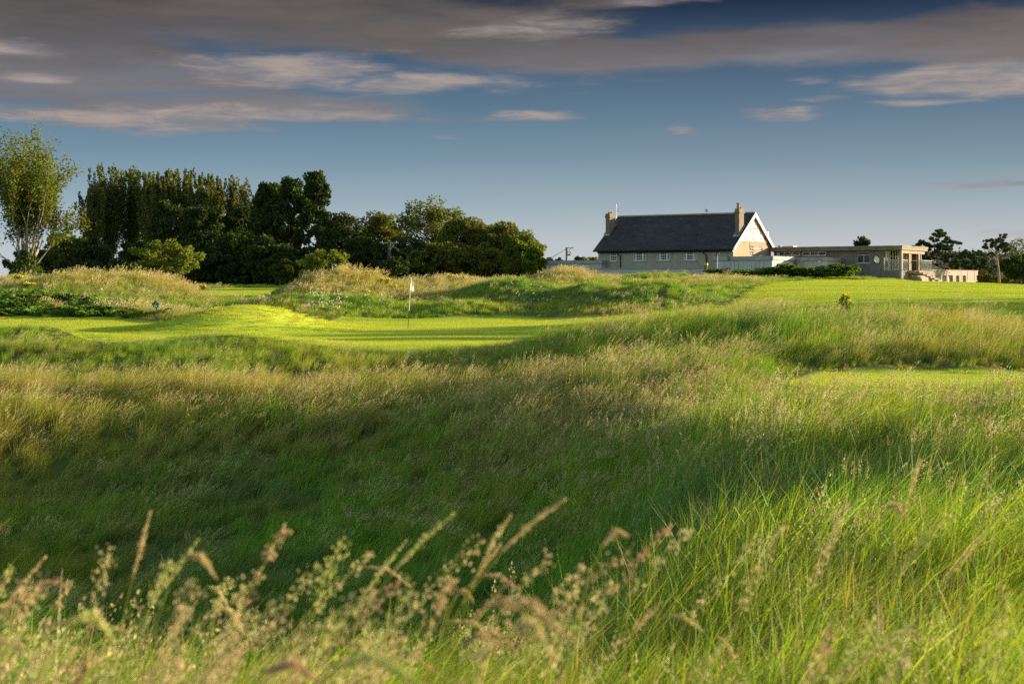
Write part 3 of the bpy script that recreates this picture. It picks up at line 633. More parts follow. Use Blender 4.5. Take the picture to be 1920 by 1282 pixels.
def tree(name, label, px, D, top, base, wpx, leaf, style='round', cat='tree', group=None, n=9000, ls=.20, bark='bark', crown0=.12, seed=0, shape=None, gaps=.0, lean=0.0):
    g = np.random.default_rng(1000 + seed); x, y = XY(px, D); zb = hz(x, y) - .1 if base is None else zpy(base, D)
    Ht = zpy(top, D) - zb; Wd = wpx / F * D / 2.0 * ({'pine': 1.0, 'poplar': 1.8, 'cypress': 1.55}.get(style, 1.22))
    root = empty(name, (x, y, zb), 0); tag(root, label, cat, group)
    C = []; Rc = []
    def clumps(k, fn):
        for _ in range(k): c, r = fn(); C.append(c); Rc.append(r)
    if style == 'round':
        c0 = crown0 * Ht; cz = (Ht + c0) / 2; hz_ = (Ht - c0) / 2
        def f():
            d = g.normal(0, 1, 3); d /= np.linalg.norm(d); rr = .30 + .58 * g.random() ** (.45 if cat == 'tree' else .7)
            wob = 1 + (.16 if cat == 'tree' else .04) * math.sin(3 * math.atan2(d[1], d[0]) + seed) + .12 * math.sin(5 * d[2] + 2 * seed)
            c = np.array([d[0] * Wd * rr * wob, d[1] * Wd * .85 * rr * wob, cz + d[2] * hz_ * rr * (1 if d[2] > 0 else .92)])
            return c, (.16 + .13 * g.random()) * min(Wd, hz_)
        clumps(120, f)
        if shape: C += [np.array(s[:3]) * np.array([Wd, Wd, Ht]) for s in shape]; Rc += [s[3] * Wd for s in shape]
    elif style == 'poplar':
        ns = 28
        for s_ in range(ns):
            th = g.random() * 6.28; rt = Wd * (.2 + .8 * g.random()); hh = Ht * (.78 + .22 * g.random()); z0 = Ht * (.15 + .25 * g.random())
            for q in range(12):
                t = q / 11; rad = rt * (t ** .55); c = np.array([math.cos(th) * rad, math.sin(th) * rad, z0 + (hh - z0) * t]); c[:2] += g.normal(0, .08 * Wd, 2)
                C.append(c); Rc.append(Wd * (.25 - .17 * t))
    elif style == 'cypress':
        for s_ in range(120):
            t = g.random() ** .8; zz = Ht * (crown0 + (1 - crown0) * t); rad = Wd * (1 - .75 * t ** 1.6) * (.5 + .5 * g.random()); th = g.random() * 6.28
            C.append(np.array([math.cos(th) * rad, math.sin(th) * rad, zz + .04 * Ht * g.random()])); Rc.append(Wd * (.13 + .10 * g.random()))
        for s_ in range(5): C.append(np.array([g.normal(0, .25 * Wd), g.normal(0, .2 * Wd), Ht * (.88 + .08 * g.random())])); Rc.append(Wd * .12)
    elif style == 'pine':
        for (cx_, cz_, r_) in shape:
            for q in range(11): C.append(np.array([cx_ * Wd + g.normal(0, .62 * r_ * Wd), g.normal(0, .45 * Wd), cz_ * Ht + g.normal(0, .36 * r_ * Wd)])); Rc.append(Wd * r_ * (.18 + .22 * g.random()))
    C = np.array(C); Rc = np.array(Rc)
    # trunk and limbs
    mb = MB(); tr = max(.05, .028 * Ht) * (1.0 if style != 'round' or cat == 'tree' else .6); topz = Ht * (.82 if style in ('poplar', 'cypress', 'pine') else .62)
    tp = [Vector((lean * Ht * t + .02 * Ht * math.sin(3 * t + seed), .015 * Ht * math.sin(4 * t + 2 * seed), topz * t)) for t in np.linspace(0, 1, 8)]
    mb.tube(tp, [tr * (1 - .75 * t) for t in np.linspace(0, 1, 8)], 7)
    sel = g.permutation(len(C))[:34 if style != 'poplar' else 26]
    for i in sel:
        c = C[i]; t0 = min(.95, max(.12, (c[2] - .35 * np.hypot(c[0], c[1]) * (2.2 if style == 'poplar' else 1) - .08 * Ht) / topz)); k = t0 * 7; a_ = tp[int(k)].lerp(tp[min(7, int(k) + 1)], k - int(k))
        m_ = Vector(((a_.x + c[0]) / 2, (a_.y + c[1]) / 2, a_.z * .35 + c[2] * .65 - .02 * Ht)); rr = tr * .38 * (1 - .5 * t0)
        mb.tube([a_, m_, Vector(c)], [rr, rr * .65, rr * .25], 5)
    mb.build('trunk', MATS[bark], root, smooth=True)
    # foliage: leaf-sized faces in clumps
    per = max(8, int(n / len(C))); P = []; Dn = []
    for c, r in zip(C, Rc):
        d = g.normal(0, 1, (per, 3)); d /= np.linalg.norm(d, axis=1)[:, None]; rr = r * (.35 + .75 * g.random(per) ** .6)
        el = np.array([1, 1, 3.4]) if style == 'poplar' else (np.array([1, 1, .62]) if style in ('pine', 'round') else np.array([1.0, 1.0, .9]))
        P.append(c + d * rr[:, None] * el); Dn.append(d * .6 + np.array([0, 0, .8 if style in ('poplar', 'cypress') else .15]))
    P = np.concatenate(P); Dn = np.concatenate(Dn); P = P[P[:, 2] > .02 * Ht] if True else P; Dn = Dn[:len(P)]
    V, Fq, U = flakes(P, ls, g, g.random(len(P)), 1.5 if style != 'poplar' else 1.8, Dn)
    me = np_mesh('crown', V, Fq, U); me.materials.append(LM[leaf]); o = link(bpy.data.objects.new('crown', me)); o.parent = root
    return root

# open grown tree at the left: forking pale stems, thin upswept twigs, small leaf clusters, ivy at the foot
def open_tree():
    g = np.random.default_rng(77); D = 90; px = 50; x, y = XY(px, D); zb = hz(x, y) - .1; Ht = zpy(222, D) - zb
    root = empty('tall_tree', (x, y, zb)); tag(root, 'tall open tree with pale forked trunk standing in the dune grass, ivy on its foot', 'tree')
    mb = MB(); tips = []
    def grow(p, d, r, ln, lv):
        pts = [p]; k = 5; dd = d.copy()
        for i in range(k):
            dd = dd + Vector(g.normal(0, .10, 3)) + Vector((0, 0, .05)); dd.normalize(); pts.append(pts[-1] + dd * ln / k)
        rad = [max(.012, r * (1 - .5 * i / k)) for i in range(k + 1)]
        mb.tube(pts, rad, 7 if lv < 2 else 4, cap=False)
        if lv >= 1:
            for q in range(1 if lv > 1 else 3, k + 1): tips.append((pts[q], .42 if lv >= 3 else .34))
        if lv >= 4 or r < .018: return
        nb = [3, 3, 3, 3][lv] if lv < 4 else 2
        for b in range(nb):
            th = g.random() * 6.28; sp = (.42 if lv < 1 else .36) * (.6 + .7 * g.random()); u = dd.orthogonal().normalized(); w_ = dd.cross(u)
            nd = (dd + (u * math.cos(th) + w_ * math.sin(th)) * sp + Vector((0, 0, .12))).normalized()
            q = k if b < 2 else int(g.integers(2, k)); grow(pts[q], nd, rad[q] * (.72 if b == 0 else .6), ln * (.82 + .2 * g.random()) * (.9 if b else 1), lv + 1)
    s = Ht / 11.5
    for dx, dy, r, ln, z0 in ((.12, 0, .19, 3.4, .9), (-.10, .1, .17, 3.2, .9), (-.42, -.1, .13, 2.9, .7), (.42, .2, .11, 2.7, 1.2), (-.75, .1, .08, 2.3, .6), (.02, -.25, .12, 3.3, 1.0), (-.22, .2, .12, 3.3, 1.1), (.25, -.1, .12, 3.2, 1.1), (-1.2, .3, .07, 2.0, 1.1), (1.1, -.2, .07, 2.0, 1.3), (.8, .6, .07, 2.2, 1.4)):
        grow(Vector((.15 * dx, 0, z0 * s)), Vector((dx, dy, 1)).normalized(), r * s, ln * s, 0)
    mb.tube([(.15, 0, -.1), (.05, 0, .6 * s), (0, 0, 1.25 * s)], [.30 * s, .24 * s, .22 * s], 9)
    mb.build('trunk', MATS['pale_bark'], root, smooth=True)
    P = []
    lim = Ht * 1.0
    for p, r in tips:
        if p.z > lim: continue
        k = int(g.integers(18, 44)); P.append(np.array(p) + g.normal(0, r * .62, (k, 3)))
    P = np.concatenate(P); V, Fq, U = flakes(P, .10, g, g.random(len(P)), 1.6)
    me = np_mesh('crown', V, Fq, U); me.materials.append(LM['ash']); o = link(bpy.data.objects.new('crown', me)); o.parent = root
    t = g.random(2600); th = g.random(2600) * 6.28; rr = (.30 + .75 * g.random(2600)) * (1.45 - 1.0 * t); P = np.stack([rr * np.cos(th), rr * np.sin(th), t * 2.6 * s], 1)
    V, Fq, U = flakes(P, .12, g, g.random(len(P)), 1.3); me = np_mesh('ivy', V, Fq, U); me.materials.append(LM['ivy']); o = link(bpy.data.objects.new('ivy', me)); o.parent = root
    print('leaves', len(P), 'tips', len(tips))
open_tree()

PG = 'upright poplars behind the dark evergreens'
pops = [(172, 348, 36), (205, 316, 46), (248, 318, 42), (281, 324, 32), (305, 325, 32), (340, 322, 36), (378, 328, 30), (402, 332, 26), (446, 334, 38), (482, 350, 34), (512, 350, 30)]
for i, (px, top, w) in enumerate(pops):
    lab = ['short outermost poplar, at the open end of the row of poplars', 'broad poplar second from the open end, showing its dark stem', 'full poplar standing clear third in the poplar row, stem visible below',
           'thin poplar just right of the three clear standing poplars', 'slim poplar beside the thin one above the dark trees', 'taller poplar midway along the row above the dark trees',
           'golden tipped poplar of two close together mid row', 'narrow golden poplar, right one of the close pair', 'wide pale gold poplar above the dark evergreens', 'sparse pale poplar fading near the cypress',
           'last sparse poplar tip peeping beside the tall cypress'][i]
    tree('poplar_tree', lab, px, 190 + 3 * (i % 3), top, 525, w, 'poplar', 'poplar', group=PG, n=13000 if i < 8 else 8000, ls=.19, seed=i, crown0=.2)
DG = 'dark trees along the far edge of the fairway'
for i, (px, D, top, w, leaf, st, lab) in enumerate([
    (118, 165, 428, 80, 'olive', 'round', 'low olive tree in the gap between the tall open tree and the poplars'),
    (170, 160, 440, 60, 'dark', 'round', 'dark low tree at the foot of the outermost poplar'),
    (70, 150, 462, 90, 'dark', 'round', 'dark tree behind the tall open tree'),
    (255, 162, 446, 60, 'dark', 'round', 'dark undergrowth tree between the two clear poplar stems'),
    (318, 166, 368, 80, 'dark', 'round', 'dark broad tree just behind the round bush'),
    (382, 164, 364, 80, 'dark', 'round', 'dark dense tree under the golden tipped poplars'),
    (448, 166, 372, 80, 'cypress', 'round', 'blackish tree under the wide gold poplar'),
    (505, 160, 352, 70, 'cypress', 'cypress', 'dark spiky evergreen left of the tallest cypress pair'),
    (345, 150, 450, 70, 'dark', 'round', 'low dark tree right of the round bush'),
    (430, 150, 432, 90, 'cypress', 'round', 'low blackish tree in the shade at the fairway end'),
    (548, 158, 342, 62, 'cypress', 'cypress', 'tall cypress with flat ragged top'),
    (592, 156, 336, 66, 'cypress', 'cypress', 'tallest cypress with sunlit edge beside the open sky'),
    (505, 148, 440, 80, 'cypress', 'round', 'low dark tree below the spiky evergreen')]):
    tree('cypress_tree' if st == 'cypress' else 'dark_tree', lab, px, D, top, 545, w, leaf, st, group=DG, n=13000, ls=.21, seed=20 + i, crown0=.03)
OG = 'leafy trees between the cypress and the clubhouse'
for i, (px, D, top, w, leaf, lab) in enumerate([
    (640, 162, 394, 90, 'dark', 'shaded green tree touching the cypress'),
    (712, 165, 388, 90, 'oak', 'olive brown tree with level top left of the tallest leafy tree'),
    (680, 150, 440, 80, 'dark', 'dark lower tree before the olive brown tree'),
    (760, 150, 440, 90, 'dark', 'dark green tree beneath the tallest leafy tree, by the wooden pole'),
    (808, 158, 362, 112, 'olive', 'tallest leafy tree with rounded crown above its neighbours'),
    (868, 152, 402, 90, 'oak', 'russet tinged tree right of the tallest leafy tree'),
    (905, 158, 405, 70, 'olive', 'small topped olive tree in the middle of the leafy run'),
    (948, 152, 412, 90, 'oak', 'brown green tree with domed top near the end of the run'),
    (830, 140, 450, 100, 'olive', 'low leafy tree right behind the yellow flowers'),
    (905, 138, 455, 90, 'oak', 'low russet tree above the grassy crest'),
    (978, 150, 430, 70, 'bush', 'bright yellow green tree sloping down to the clubhouse'),
    (1000, 143, 462, 34, 'bright', 'last bright green tree touching the end of the flat roofed annexe')]):
    tree('leafy_tree', lab, px, D, top, 530, w, leaf, 'round', group=OG, n=13000, ls=.175, seed=40 + i, crown0=.04)
for i, (px, D, top, base, w, leaf, lab) in enumerate([
    (310, 112, 446, 532, 122, 'bush', 'large round sunlit bush before the dark trees'),
    (248, 114, 506, 534, 34, 'grey', 'small grey green bush at the left foot of the round bush'),
    (612, 112, 466, 540, 92, 'bush', 'pale leafy bush beside the thin lamp post'),
    (545, 116, 482, 542, 70, 'dark', 'darker bush left of the pale leafy bush'),
    (738, 118, 478, 522, 60, 'dark', 'dark green shrub behind the white flag'),
    (1002, 100, 530, 548, 50, 'gorse', 'dark gorse bush in the dip below the pale grass mound')]):
    tree('round_bush', lab, px, D, top, base, w, leaf, 'round', cat='bush', n=9000 if w > 60 else 2500, ls=.13, seed=60 + i, crown0=.0)
UG = 'low bushes closing the foot of the wood'
for i, px in enumerate(range(100, 1000, 62)):
    tree('understorey_bush', ['dark low bush under the trees, %s' % w for w in ('behind the left grassy dune', 'below the outermost poplar', 'below the clear poplar stems', 'left behind the round bush', 'right behind the round bush', 'at the fairway end', 'right of the fairway end',
        'under the spiky evergreen', 'under the tallest cypress', 'behind the pale leafy bush', 'behind the golden dune', 'behind the flag', 'under the tallest leafy tree', 'under the russet tree', 'near the end of the leafy run')][i], px, 150 + 5 * (i % 3), 478 + 7 * (i % 2), 545, 84, 'dark', 'round', cat='bush', group=UG, n=3500, ls=.28, seed=140 + i, crown0=-.1)
# right hand side
tree('round_tree', 'small round tree showing above the flat roof', 1617, 160, 441, 520, 32, 'dark', 'round', n=3500, ls=.16, seed=80, crown0=.35)
tree('pine_tree', 'spreading pine with ivy clad trunk beside the balcony', 1752, 158, 432, 518, 84, 'pine', 'pine', n=8500, ls=.17, seed=81, bark='pine_bark', lean=-.02,
     shape=[(-.62, .66, .34), (-.25, .72, .38), (.15, .88, .34), (.55, .70, .36), (.0, .52, .36), (-.3, .40, .26), (.65, .40, .28), (.9, .30, .22), (.3, .62, .3), (.0, .22, .16), (-.9, .58, .16)])
tree('pine_tree', 'low dark pine between the spreading pine and the bare trunked pine', 1822, 168, 466, 522, 74, 'pine', 'pine', n=6500, ls=.17, seed=82, bark='pine_bark',
     shape=[(-.55, .50, .42), (0, .62, .42), (.4, .60, .40), (.75, .40, .36), (.0, .35, .40), (-.3, .84, .20), (.25, .86, .14), (-.95, .6, .25)])
tree('pine_tree', 'tall thin pine with long bare reddish trunk', 1872, 125, 437, 531, 52, 'pine', 'pine', n=5200, ls=.12, seed=83, bark='pine_bark', lean=-.05,
     shape=[(-.65, .72, .30), (-.3, .80, .34), (.1, .86, .34), (.35, .93, .22), (.1, .70, .34), (.6, .66, .22), (-.55, .58, .20), (.3, .76, .3), (-.75, .84, .14)])
tree('thin_tree', 'thin see-through tree at the right edge behind the dark shrubbery', 1912, 150, 444, 520, 46, 'grey', 'round', n=900, ls=.15, seed=84, crown0=.25)
tree('dark_shrub', 'big dark shrub at the right edge behind the bare trunk', 1915, 140, 474, 532, 76, 'dark', 'round', cat='shrub', n=7000, ls=.16, seed=85, crown0=0)
for i, (px, D, top, w, leaf, lab) in enumerate([(1848, 150, 514, 40, 'gorse', 'olive gorse clump just right of the retaining wall'), (1880, 146, 516, 36, 'olive', 'yellowish gorse clump at the foot of the bare trunk'),
                                          (1780, 175, 497, 60, 'olive', 'rusty hedge shrub behind the retaining wall'), (1830, 180, 500, 50, 'gorse', 'brownish shrub above the far end of the retaining wall')]):
    tree('gorse_bush', lab, px, D, top, 534 if px > 1840 else 520, w, leaf, 'round', cat='bush', n=2600, ls=.13, seed=90 + i, crown0=0, group='gorse clumps around the retaining wall')
for i, (px, top, w, leaf, lab) in enumerate([(1098, 477, 26, 'bush', 'tree top over the annexe roof nearest the clubhouse wall'), (1115, 481, 18, 'olive', 'tiny tree top touching the clubhouse wall'), (1084, 479, 14, 'dark', 'dark tree top right of the utility pole'),
                                       (1048, 482, 14, 'dark', 'dark round tree top left of the utility pole'), (1030, 481, 16, 'olive', 'low tree top at the left of the annexe roof')]):
    tree('distant_tree', lab, px, 230, top, 515, w, leaf, 'round', n=1200, ls=.25, seed=100 + i, group='tree tops beyond the annexe roof')
# out of frame on the right: two trees whose shade lies across the fairway
for i, (x, y, h, w) in enumerate([(62, 80, 10.5, 11), (57, 72, 10, 11)]):
    px, D = CX + F * x / y, y
    tree('leafy_tree', ['broad tree past the right end of the fairway', 'lower tree past the right end of the fairway'][i], px, D, HZ - (hz(x, y) + h - CAMZ) * F / D, HZ - (hz(x, y) - CAMZ) * F / D, w / D * F, 'oak', 'round', n=5000, ls=.3, seed=120 + i, crown0=.1)

# distant wooded hill behind the pines
def hill():
    g = np.random.default_rng(9); pts = []
    az0, az1 = (1560 - CX) / F, (2300 - CX) / F; na, nr = 90, 14; V = []
    for j in range(nr):
        for i in range(na):
            t = i / (na - 1); az = az0 + (az1 - az0) * t; D = 520 + 420 * j / (nr - 1); prof = ss(np.array(t), 0, .25) * (14 + 6 * math.sin(t * 5 + 1) * .5 + 3 * t)
            up = ss(np.array(j / (nr - 1)), 0, .7); V.append((az * D, D, 1 + float(prof * up) + 1.2 * float(vnoise(i * .5, j * .9)) * float(up)))
    k = np.array([[j * na + i for i in range(na - 1)] for j in range(nr - 1)]).ravel(); Fq = np.stack([k, k + 1, k + na + 1, k + na], 1)
    me = np_mesh('hill', np.array(V), Fq, smooth=True); me.materials.append(pmat('hill_scrub', (.045, .048, .032), .95, (.032, .038, .024), .05)); tag(link(bpy.data.objects.new('hill', me)), 'low distant hill behind the pines', kind='structure')
    V = np.array(V); P = V[g.integers(0, len(V), 2600)] + g.normal(0, 1, (2600, 3)) * [5, 8, .5]; P = (P[:, None] + g.normal(0, 1, (2600, 14, 3)) * [1.6, 1.6, 1.1]).reshape(-1, 3)
    Vv, Fq, U = flakes(P, 1.0, g, g.random(len(P)), 1.2); me = np_mesh('far_woods', Vv, Fq, U); me.materials.append(leaf_mat('far_wood_leaves', (.030, .040, .020), (.055, .055, .032), (.045, .04, .028), .1, .02))
    tag(link(bpy.data.objects.new('far_woods', me)), 'hazy woods on the distant hill', 'woods', kind='stuff')
hill()

# flowering plants: ragwort and daisies
def ragwort(px, D, hpx, wpx, label, seed, group='yellow ragwort clumps'):
    g = np.random.default_rng(seed); x, y = XY(px, D); z = hz(x, y); h = hpx / F * D; w = wpx / F * D
    root = empty('ragwort_plant', (x, y, z - .03)); tag(root, label, 'wild flower', group)
    mb = MB(); L = []; Fl = []; ns = max(5, int(w / .07))
    for k in range(max(min(ns, 22), 9 if hpx > 50 else 1)):
        r = np.array([(g.random() - .5) * w * .6, g.normal(0, .12)]); hh = h * (.7 + .3 * g.random()); tip = np.array([r[0] * 1.5 + .05, r[1] * 1.3, hh])
        mb.tube([(r[0], r[1], 0), tuple((np.array([r[0], r[1], 0]) + tip) / 2), tuple(tip)], [.008, .006, .004], 4, cap=False)
        t = g.random((46 if hpx < 50 else 210, 1)) * .88 + .05; L.append(np.array([r[0], r[1], 0]) * (1 - t) + tip * t + g.normal(0, .035, (len(t), 3)))
        Fl.append(tip + g.normal(0, 1, (34 if hpx < 50 else 9, 3)) * [.055, .055, .025])
    me0 = mb
    for nm, P, s, m_ in (('foliage', np.concatenate(L), .045, 'bright'), ('blossom', np.concatenate(Fl), .042, 'flower')):
        V, Fq, U = flakes(P, s * (1 + D / 120), g, g.random(len(P)), 1.5 if nm == 'foliage' else 1)
        if nm == 'foliage':
            sv = np.array(mb.v); sf = np.array(mb.f) + len(V); Fq = np.concatenate([Fq, sf]); V = np.concatenate([V, sv]); U = np.concatenate([U, np.full((len(sf) * 4, 2), .2)])
        me = np_mesh(nm, V, Fq, U); me.materials.append(LM[m_]); o = link(bpy.data.objects.new(nm, me)); o.parent = root
pmat('green_stem', (.10, .16, .03), .8)
ragwort(1580, 43.0, 56, 26, 'single leafy plant with yellow flower top on the crest of long grass before the fairway', 1, None)
for i, (px, D, hpx, wpx, lab) in enumerate([(30, 82, 13, 18, 'yellow flower clump left of the tall tree trunk'), (22, 76, 10, 12, 'small yellow flower clump below the leftmost clump'), (52, 74, 13, 26, 'bright yellow clump at the foot of the tall tree'),
    (125, 78, 8, 12, 'faint yellow clump on the left grassy dune'), (380, 117, 10, 12, 'small yellow clump at the near end of the far fairway'), (322, 88, 12, 18, 'yellow orange clump right of the little green house'),
    (695, 92, 14, 26, 'large yellow clump on the crest of the golden dune'), (722, 91, 12, 18, 'round yellow clump just right of the crest clump'), (738, 90, 10, 12, 'smallest yellow clump at the right end of the golden dune'),
    (694, 87, 10, 12, 'yellow clump halfway down the golden dune'), (728, 86, 10, 12, 'lower yellow clump near the flag'), (754, 85, 10, 14, 'pale yellow clump close beside the flag stick'),
    (846, 98, 22, 26, 'tall leafy yellow clump on the crest right of the flag'), (866, 96, 12, 18, 'low bright yellow clump beside the tall leafy clump'), (810, 97, 8, 8, 'tiny yellow clump left of the tall leafy clump')]):
    ragwort(px, D, hpx, wpx, lab, 10 + i)
def daisies():
    g = np.random.default_rng(4); P = []
    for px0, px1, D0, D1, n in ((570, 640, 72, 77, 70), (480, 510, 78, 82, 14), (650, 740, 73, 77, 22), (960, 1040, 78, 84, 30), (200, 330, 67, 70, 14), (100, 300, 72, 80, 12)):
        px = px0 + (px1 - px0) * g.random(n); D = D0 + (D1 - D0) * g.random(n); x, y = (px - CX) / F * D, D; P.append(np.stack([x, y, H(x, y) + .30 + .2 * g.random(n)], 1))
    P = np.concatenate(P); c = (P[:, None] + g.normal(0, .025, (len(P), 5, 3))).reshape(-1, 3); V, Fq, U = flakes(c, .045, g, g.random(len(c)), 1.0)
    me = np_mesh('daisies', V, Fq, U); me.materials.append(LM['daisy']); tag(link(bpy.data.objects.new('daisies', me)), 'scattered white daisies on the rough banks', 'wild flowers', kind='stuff')
daisies()
# ------------------------------------------------------------------ clubhouse, in its own frame
TH = R(33.0); O = np.array([20.7, 133.0]); E1 = np.array([-math.cos(TH), math.sin(TH)]); E2 = np.array([math.sin(TH), math.cos(TH)])
ZG = 2.0
# local axes of every building Empty: +X = E1 reversed (to the right and nearer), +Y = E2; X = -e1
def bempty(name, e1, e2, z=0.0):
    p = O + E1 * e1 + E2 * e2; return empty(name, (p[0], p[1], z), -TH)
def X1(px, e2):                                         # local X (= -e1) at a photo column on the plane e2
    k = (px - CX) / F; p0 = O + E2 * e2; a_ = (p0[0] - k * p0[1]) / (k * E1[1] - E1[0]); return -a_
def Y2(px, X_):                                         # local Y on the plane X = X_
    k = (px - CX) / F; p0 = O - E1 * X_; return (k * p0[1] - p0[0]) / (E2[0] - k * E2[1])
def ZP(py, X_, Y_): D = (O - E1 * X_ + E2 * Y_)[1]; return zpy(py, D)
pmat('render_grey', (.39, .34, .265), .92, (.32, .28, .22), 1.2, .5, 30, streak=.5)
pmat('render_warm', (.36, .255, .155), .92, (.30, .21, .13), 1.5, .5, 30, streak=.3)
pmat('white_paint', (.80, .77, .72), .6, (.70, .67, .62), 1.5)
pmat('white_panel', (.50, .475, .44), .75, (.42, .40, .37), 1.2, streak=.35)
pmat('timber_brown', (.27, .155, .085), .7, (.28, .17, .09), 3)
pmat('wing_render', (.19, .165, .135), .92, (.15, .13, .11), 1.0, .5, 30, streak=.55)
pmat('gutter_black', (.02, .02, .022), .5)
pmat('fascia_grey', (.36, .34, .31), .8, (.28, .26, .24), 1.5, streak=.5)
pmat('fascia_brown', (.22, .17, .12), .8, (.16, .12, .09), 1.5, streak=.4)
pmat('concrete', (.31, .225, .155), .9, (.34, .28, .22), 1.4, .4, 25, streak=.55)
pmat('chimney_render', (.20, .155, .11), .92, (.17, .12, .075), 2.5, .5, 20, streak=.4)
pmat('pot_clay', (.38, .17, .08), .8)
pmat('metal_grey', (.35, .35, .35), .4, metal=.8)
pmat('rail_paint', (.55, .52, .46), .6)
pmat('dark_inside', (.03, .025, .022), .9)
pmat('curtain', (.50, .48, .44), .9, (.30, .28, .26), 3)
pmat('interior_warm', (.40, .26, .14), .9, (.16, .10, .07), 1.0)
pmat('door_white', (.78, .76, .72), .5)
def glass():
    m = bpy.data.materials.new('window_glass'); m.use_nodes = True; t = NT(m.node_tree)
    b = t.n('ShaderNodeBsdfPrincipled', {'Base Color': (.03, .035, .04, 1), 'Roughness': .06, 'Specular IOR Level': .9}); tr = t.n('ShaderNodeBsdfTransparent', {0: (.75, .78, .78, 1)})
    s = t.n('ShaderNodeMixShader', {0: .55, 1: b.outputs[0], 2: tr.outputs[0]}); t.n('ShaderNodeOutputMaterial', {0: s.outputs[0]}); MATS['glass'] = m
glass()
def slate():
    m = bpy.data.materials.new('roof_slate'); m.use_nodes = True; t = NT(m.node_tree)
    uv = t.n('ShaderNodeTexCoord').outputs['Object']
    br = t.n('ShaderNodeTexBrick', {'Vector': uv, 'Color1': (.034, .028, .025, 1), 'Color2': (.058, .046, .040, 1), 'Mortar': (.012, .012, .014, 1), 'Scale': 1.0, 'Mortar Size': .012, 'Brick Width': .45, 'Row Height': .22, 'Bias': -.2})
    n = t.noise(uv, .5, 5, .6); n2 = t.noise(uv, 2.2, 5, .65); c = t.mix(t.m('MULTIPLY', t.sstep(n.outputs[0], .45, .7), .5), br.outputs[0], (.060, .052, .040, 1))
    c = t.mix(t.m('MULTIPLY', t.sstep(n2.outputs[0], .5, .72), .7), c, (.095, .080, .065, 1))
    b = t.n('ShaderNodeBsdfPrincipled', {'Base Color': c, 'Roughness': .7, 'Specular IOR Level': .2}); bp = t.n('ShaderNodeBump', {'Strength': .5, 'Distance': .02, 'Height': br.outputs[1]}); bp.invert = True
    t.t.links.new(bp.outputs[0], b.inputs['Normal']); t.n('ShaderNodeOutputMaterial', {0: b.outputs[0]}); MATS['slate'] = m
slate()

def wall_cut(mb, X0, X1_, z0, z1, Y0, Y1, holes, mi=0): # wall slab in the X-Z plane between Y0 and Y1, with rectangular openings
    hs = sorted(holes); x = X0
    for hx0, hx1, hz0, hz1 in hs:
        if hx0 > x: mb.box(x, hx0, Y0, Y1, z0, z1, mi)
        mb.box(hx0, hx1, Y0, Y1, z0, hz0, mi); mb.box(hx0, hx1, Y0, Y1, hz1, z1, mi); x = hx1
    if x < X1_: mb.box(x, X1_, Y0, Y1, z0, z1, mi)
def window(par, X0, X1_, z0, z1, Y, cols, rows, split=None, sideways=False, label=None, sill=True, inside='curtain', fr=.075, bars=.03):
    # a window facing -Y (or +X when sideways: then X0..X1_ run along local Y and Y is the X of the wall)
    T_ = (lambda a0, a1, b0, b1, c0, c1: (a0, a1, b0, b1, c0, c1)) if not sideways else (lambda a0, a1, b0, b1, c0, c1: (2 * Y - b1, 2 * Y - b0, a0, a1, c0, c1))
    f = MB(); y0, y1 = Y + .04, Y + .11
    f.box(*T_(X0, X0 + fr, y0, y1, z0, z1)); f.box(*T_(X1_ - fr, X1_, y0, y1, z0, z1)); f.box(*T_(X0 + fr, X1_ - fr, y0, y1, z0, z0 + fr)); f.box(*T_(X0 + fr, X1_ - fr, y0, y1, z1 - fr, z1))
    zm = (z0 + z1) / 2; f.box(*T_(X0 + fr, X1_ - fr, y0 - .01, y1 - .004, zm - .03, zm + .03))
    if split:
        for s_ in split: xs = X0 + (X1_ - X0) * s_; f.box(*T_(xs - .05, xs + .05, y0 - .014, y1 - .008, z0 + fr, z1 - fr))
    for i in range(1, cols): xs = X0 + (X1_ - X0) * i / cols; f.box(*T_(xs - bars / 2, xs + bars / 2, y0 + .02, y1 - .02, z0 + fr, z1 - fr))
    for j in range(1, rows):
        zs = z0 + (z1 - z0) * j / rows
        if abs(zs - zm) > .05: f.box(*T_(X0 + fr, X1_ - fr, y0 + .022, y1 - .022, zs - bars / 2, zs + bars / 2))
    w_ = f.build('window', MATS['white_paint'], par); 
    if label: w_['label'] = label
    g_ = MB(); g_.box(*T_(X0 + fr, X1_ - fr, y0 + .033, y0 + .039, z0 + fr, z1 - fr)); g_.build('glass', MATS['glass'], w_)
    c = MB(); c.box(*T_(X0 + .01, X1_ - .01, Y + .20, Y + .215, z0, z0 + (z1 - z0) * .55)); c.build('curtain', MATS[inside], w_)
    if sill: s_ = MB(); s_.box(*T_(X0 - .08, X1_ + .08, Y - .07, Y + .038, z0 - .09, z0 - .003)); s_.build('sill', MATS['fascia_grey'], w_)
    return w_

